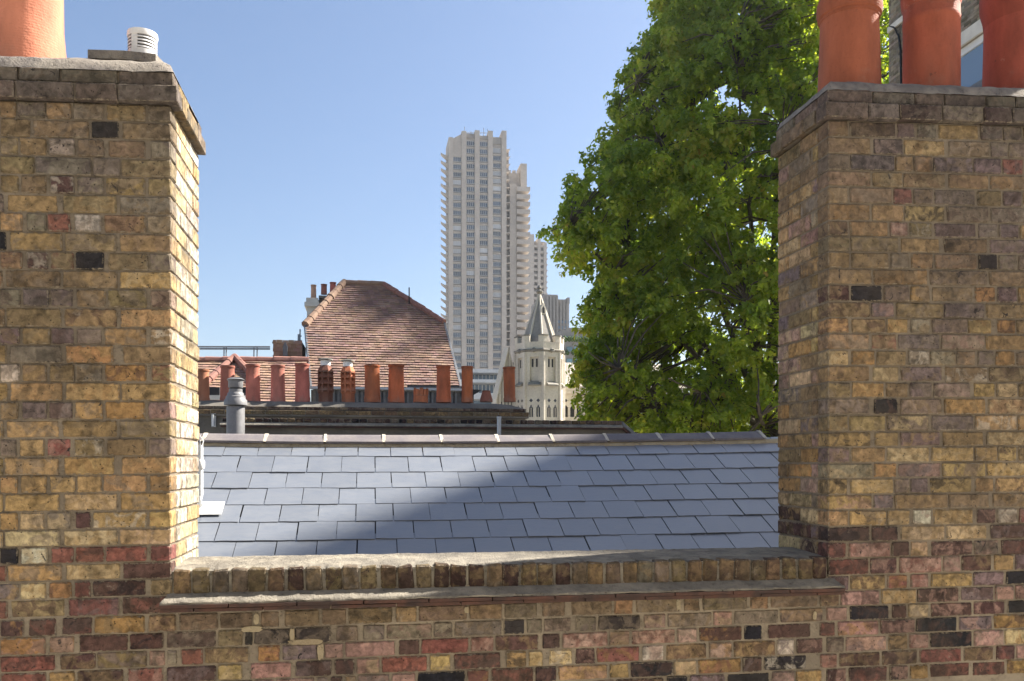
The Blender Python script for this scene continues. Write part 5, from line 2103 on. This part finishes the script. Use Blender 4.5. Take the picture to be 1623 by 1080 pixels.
ends = [P(900, 365, YH - 1), P(1010, 130, YH - 2), P(1090, -10, YH), P(930, 560, YH - 3), P(1060, 600, YH - 5), P(1180, 480, YH - 5), P(1160, 60, YH - 4), P(1250, -40, YH + 1),
        P(1400, 0, YH + 2), P(1420, 300, YH - 3), P(1440, 560, YH + 1), P(1000, 420, YH + 3), P(1130, 250, YH + 5), P(1300, 150, YH + 5), P(1200, 640, YH - 6), P(1240, 200, YH - 5)]
for i, e in enumerate(ends):
    s = t0.lerp(t1, .72 + .28 * random.random()) if e.z < 5 else t1
    mid1 = s.lerp(e, .35) + Vector((random.uniform(-.5, .5), random.uniform(-.5, .5), random.uniform(.2, 1.0)))
    mid2 = s.lerp(e, .7) + Vector((random.uniform(-.4, .4), random.uniform(-.4, .4), random.uniform(.0, .8)))
    pts = [s, mid1, mid2, e]
    fine = []
    for j in range(13):
        t = j / 12
        a, b = (pts[0].lerp(pts[1], t), pts[1].lerp(pts[2], t)), pts[2].lerp(pts[3], t)
        q1 = a[0].lerp(a[1], t); q2 = a[1].lerp(b, t)
        fine.append(q1.lerp(q2, t) + Vector((random.uniform(-.06, .06), random.uniform(-.06, .06), random.uniform(-.06, .06))))
    mbL.tube(fine, [.17 * (1 - .86 * j / 12) for j in range(13)], 8)
    limbs += [(p, .17 * (1 - .86 * j / 12)) for j, p in enumerate(fine)][3:]
clumps = []
tries = 0
LP = np.array([tuple(p) for p, r in limbs])
while len(clumps) < 1750 and tries < 40000:
    tries += 1
    y = random.uniform(-75, 745)
    r = random.uniform(.4, .95)
    rp = r / PXM(1100, 0, YH)
    xl, xr = np.interp(y, tabY, tabL) + rp * .72, np.interp(y, tabY, tabR) - rp * .7
    if xr <= xl:
        continue
    x = xl + (xr - xl) * random.random()
    t = (x - (xl + xr) / 2) / ((xr - xl) / 2)
    dep = 6.3 * math.sqrt(max(.03, 1 - t * t)) * math.sqrt(max(.06, 1 - ((y - 350) / (446 if y < 350 else 540)) ** 2))
    v = random.uniform(-1, 1)
    v = math.copysign(abs(v) ** .6, v)
    Y = YH + v * dep
    p = P(x, y, YH); p.y = Y
    if x > 1260 and random.random() < .75:
        continue
    if noise.noise(p * .33 + Vector((4, 2, 9))) < -.33:
        continue
    clumps.append((p, r))
twig = MB()
for p, r in clumps:
    d2 = ((LP - np.array(p)) ** 2).sum(1)
    j = int(d2.argmin())
    q, rad = limbs[j]
    m = q.lerp(p, .5) + Vector((random.uniform(-.25, .25), random.uniform(-.25, .25), random.uniform(0, .4)))
    if (q - p).length < 6:
        twig.tube([q, m, p], [min(rad, .06), .035, .015], 5)
mbL.build('limbs', M['bark'], tree, smooth=True)
twig.build('twigs', M['bark'], tree, smooth=True, kind='stuff')
# leaves
shape = np.array([(0, -.1), (.5, .1), (.24, .34), (.3, .68), (0, 1.0), (-.3, .68), (-.24, .34), (-.5, .1)], dtype=np.float64)
tris = [(0, 1, 2), (0, 2, 6), (0, 6, 7), (2, 3, 4), (2, 4, 6), (4, 5, 6)]
pos, nor, var = [], [], []
for ci, (p, r) in enumerate(clumps):
    n = int(118 * (r / .8) ** 2.2) + 36
    tone_ = rng.normal(.52, .15)
    d = rng.normal(size=(n, 3))
    d /= np.linalg.norm(d, axis=1)[:, None]
    rad = r * (rng.random(n) ** .42)
    # sprays: leaves cluster round a few twig ends inside the clump
    kk = max(4, int(n / 14))
    cen = rng.normal(size=(kk, 3)); cen /= np.linalg.norm(cen, axis=1)[:, None]
    cen *= (r * rng.random(kk) ** .4)[:, None] * np.array([1.1, 1.1, .85])
    which = rng.integers(0, kk, n)
    q = cen[which] + d * (rng.random(n) ** .6 * .26)[:, None]
    pos.append(q + np.array(p))
    nn = d * .5 + cen[which] / r * .45 + np.array([0, -.15, .55]) + rng.normal(size=(n, 3)) * .5
    nn /= np.linalg.norm(nn, axis=1)[:, None]
    nor.append(nn)
    var.append(np.clip(tone_ + rng.normal(0, .16, n), 0, .95) + (rng.random(n) < .015) * .3)
pos, nor, var = np.concatenate(pos), np.concatenate(nor), np.clip(np.concatenate(var), 0, 1)
N = len(pos)
ref = rng.normal(size=(N, 3))
ref[:, 2] -= .9                                             # tips hang down
tv = ref - (ref * nor).sum(1)[:, None] * nor
tv /= np.linalg.norm(tv, axis=1)[:, None]
bv = np.cross(nor, tv)
size = rng.uniform(.14, .235, N)
K = len(shape)
sx = shape[:, 0][None, :, None] * size[:, None, None]
sy = shape[:, 1][None, :, None] * size[:, None, None]
fold = (np.abs(shape[:, 0])[None, :, None] * .35 - (shape[:, 1] ** 2)[None, :, None] * .22) * size[:, None, None]
co_ = pos[:, None, :] + bv[:, None, :] * sx + tv[:, None, :] * sy + nor[:, None, :] * fold
co_ = (co_ - np.array(tb)).reshape(-1, 3)
T = np.array(tris)
idx = (np.arange(N)[:, None, None] * K + T[None]).reshape(-1)
me = bpy.data.meshes.new('crown')
me.vertices.add(N * K)
me.vertices.foreach_set('co', co_.astype(np.float32).ravel())
me.loops.add(len(idx))
me.loops.foreach_set('vertex_index', idx.astype(np.int32))
nt = len(idx) // 3
me.polygons.add(nt)
me.polygons.foreach_set('loop_start', np.arange(0, nt * 3, 3, dtype=np.int32))
me.polygons.foreach_set('loop_total', np.full(nt, 3, dtype=np.int32))
at = me.attributes.new('leafvar', 'FLOAT', 'POINT')
at.data.foreach_set('value', np.repeat(var, K).astype(np.float32))
me.materials.append(M['leaf'])
me.update(calc_edges=True)
crown = bpy.data.objects.new('crown', me)
C.objects.link(crown)
crown.parent = tree
crown['kind'] = 'stuff'
print('leaves', N, 'objects', len(bpy.data.objects))

# ------------------------------------------------------------------ unseen pale house wall and flat roof, added to bounce sun onto shaded brick
own = thing('added_house', 'unseen pale house and roof terrace added to bounce light onto the brick wall', 'house', (0, -.4, -13))
mb = MB()
mb.facade((-9, -.45, -13), (1, 0, 0), 20, 17.5, [(8.2, 9.9, 12.1, 14.2, .3, 1)], 0, 0, Vector((0, -1, 0)))
mb.build('bounce_wall', [M['cream'], M['black']], own)
mb = MB()
mb.box(-9, 11, -.44, D - .002, -2.6, -2.35)
mb.build('bounce_roof', M['paving'], own)

# ------------------------------------------------------------------ light summer haze
hz = MB()
hz.box(-950, 950, -350, 1050, -14, 131)
hm = bpy.data.materials.new('haze')
hm.use_nodes = True
hn = hm.node_tree.nodes
hn.remove(hn['Principled BSDF'])
pv = hn.new('ShaderNodeVolumePrincipled')
pv.inputs['Color'].default_value = (.9, .95, 1, 1)
pv.inputs['Density'].default_value = .00016
pv.inputs['Anisotropy'].default_value = .3
hm.node_tree.links.new(pv.outputs[0], hn['Material Output'].inputs['Volume'])
hz.build('haze', hm, kind='stuff')
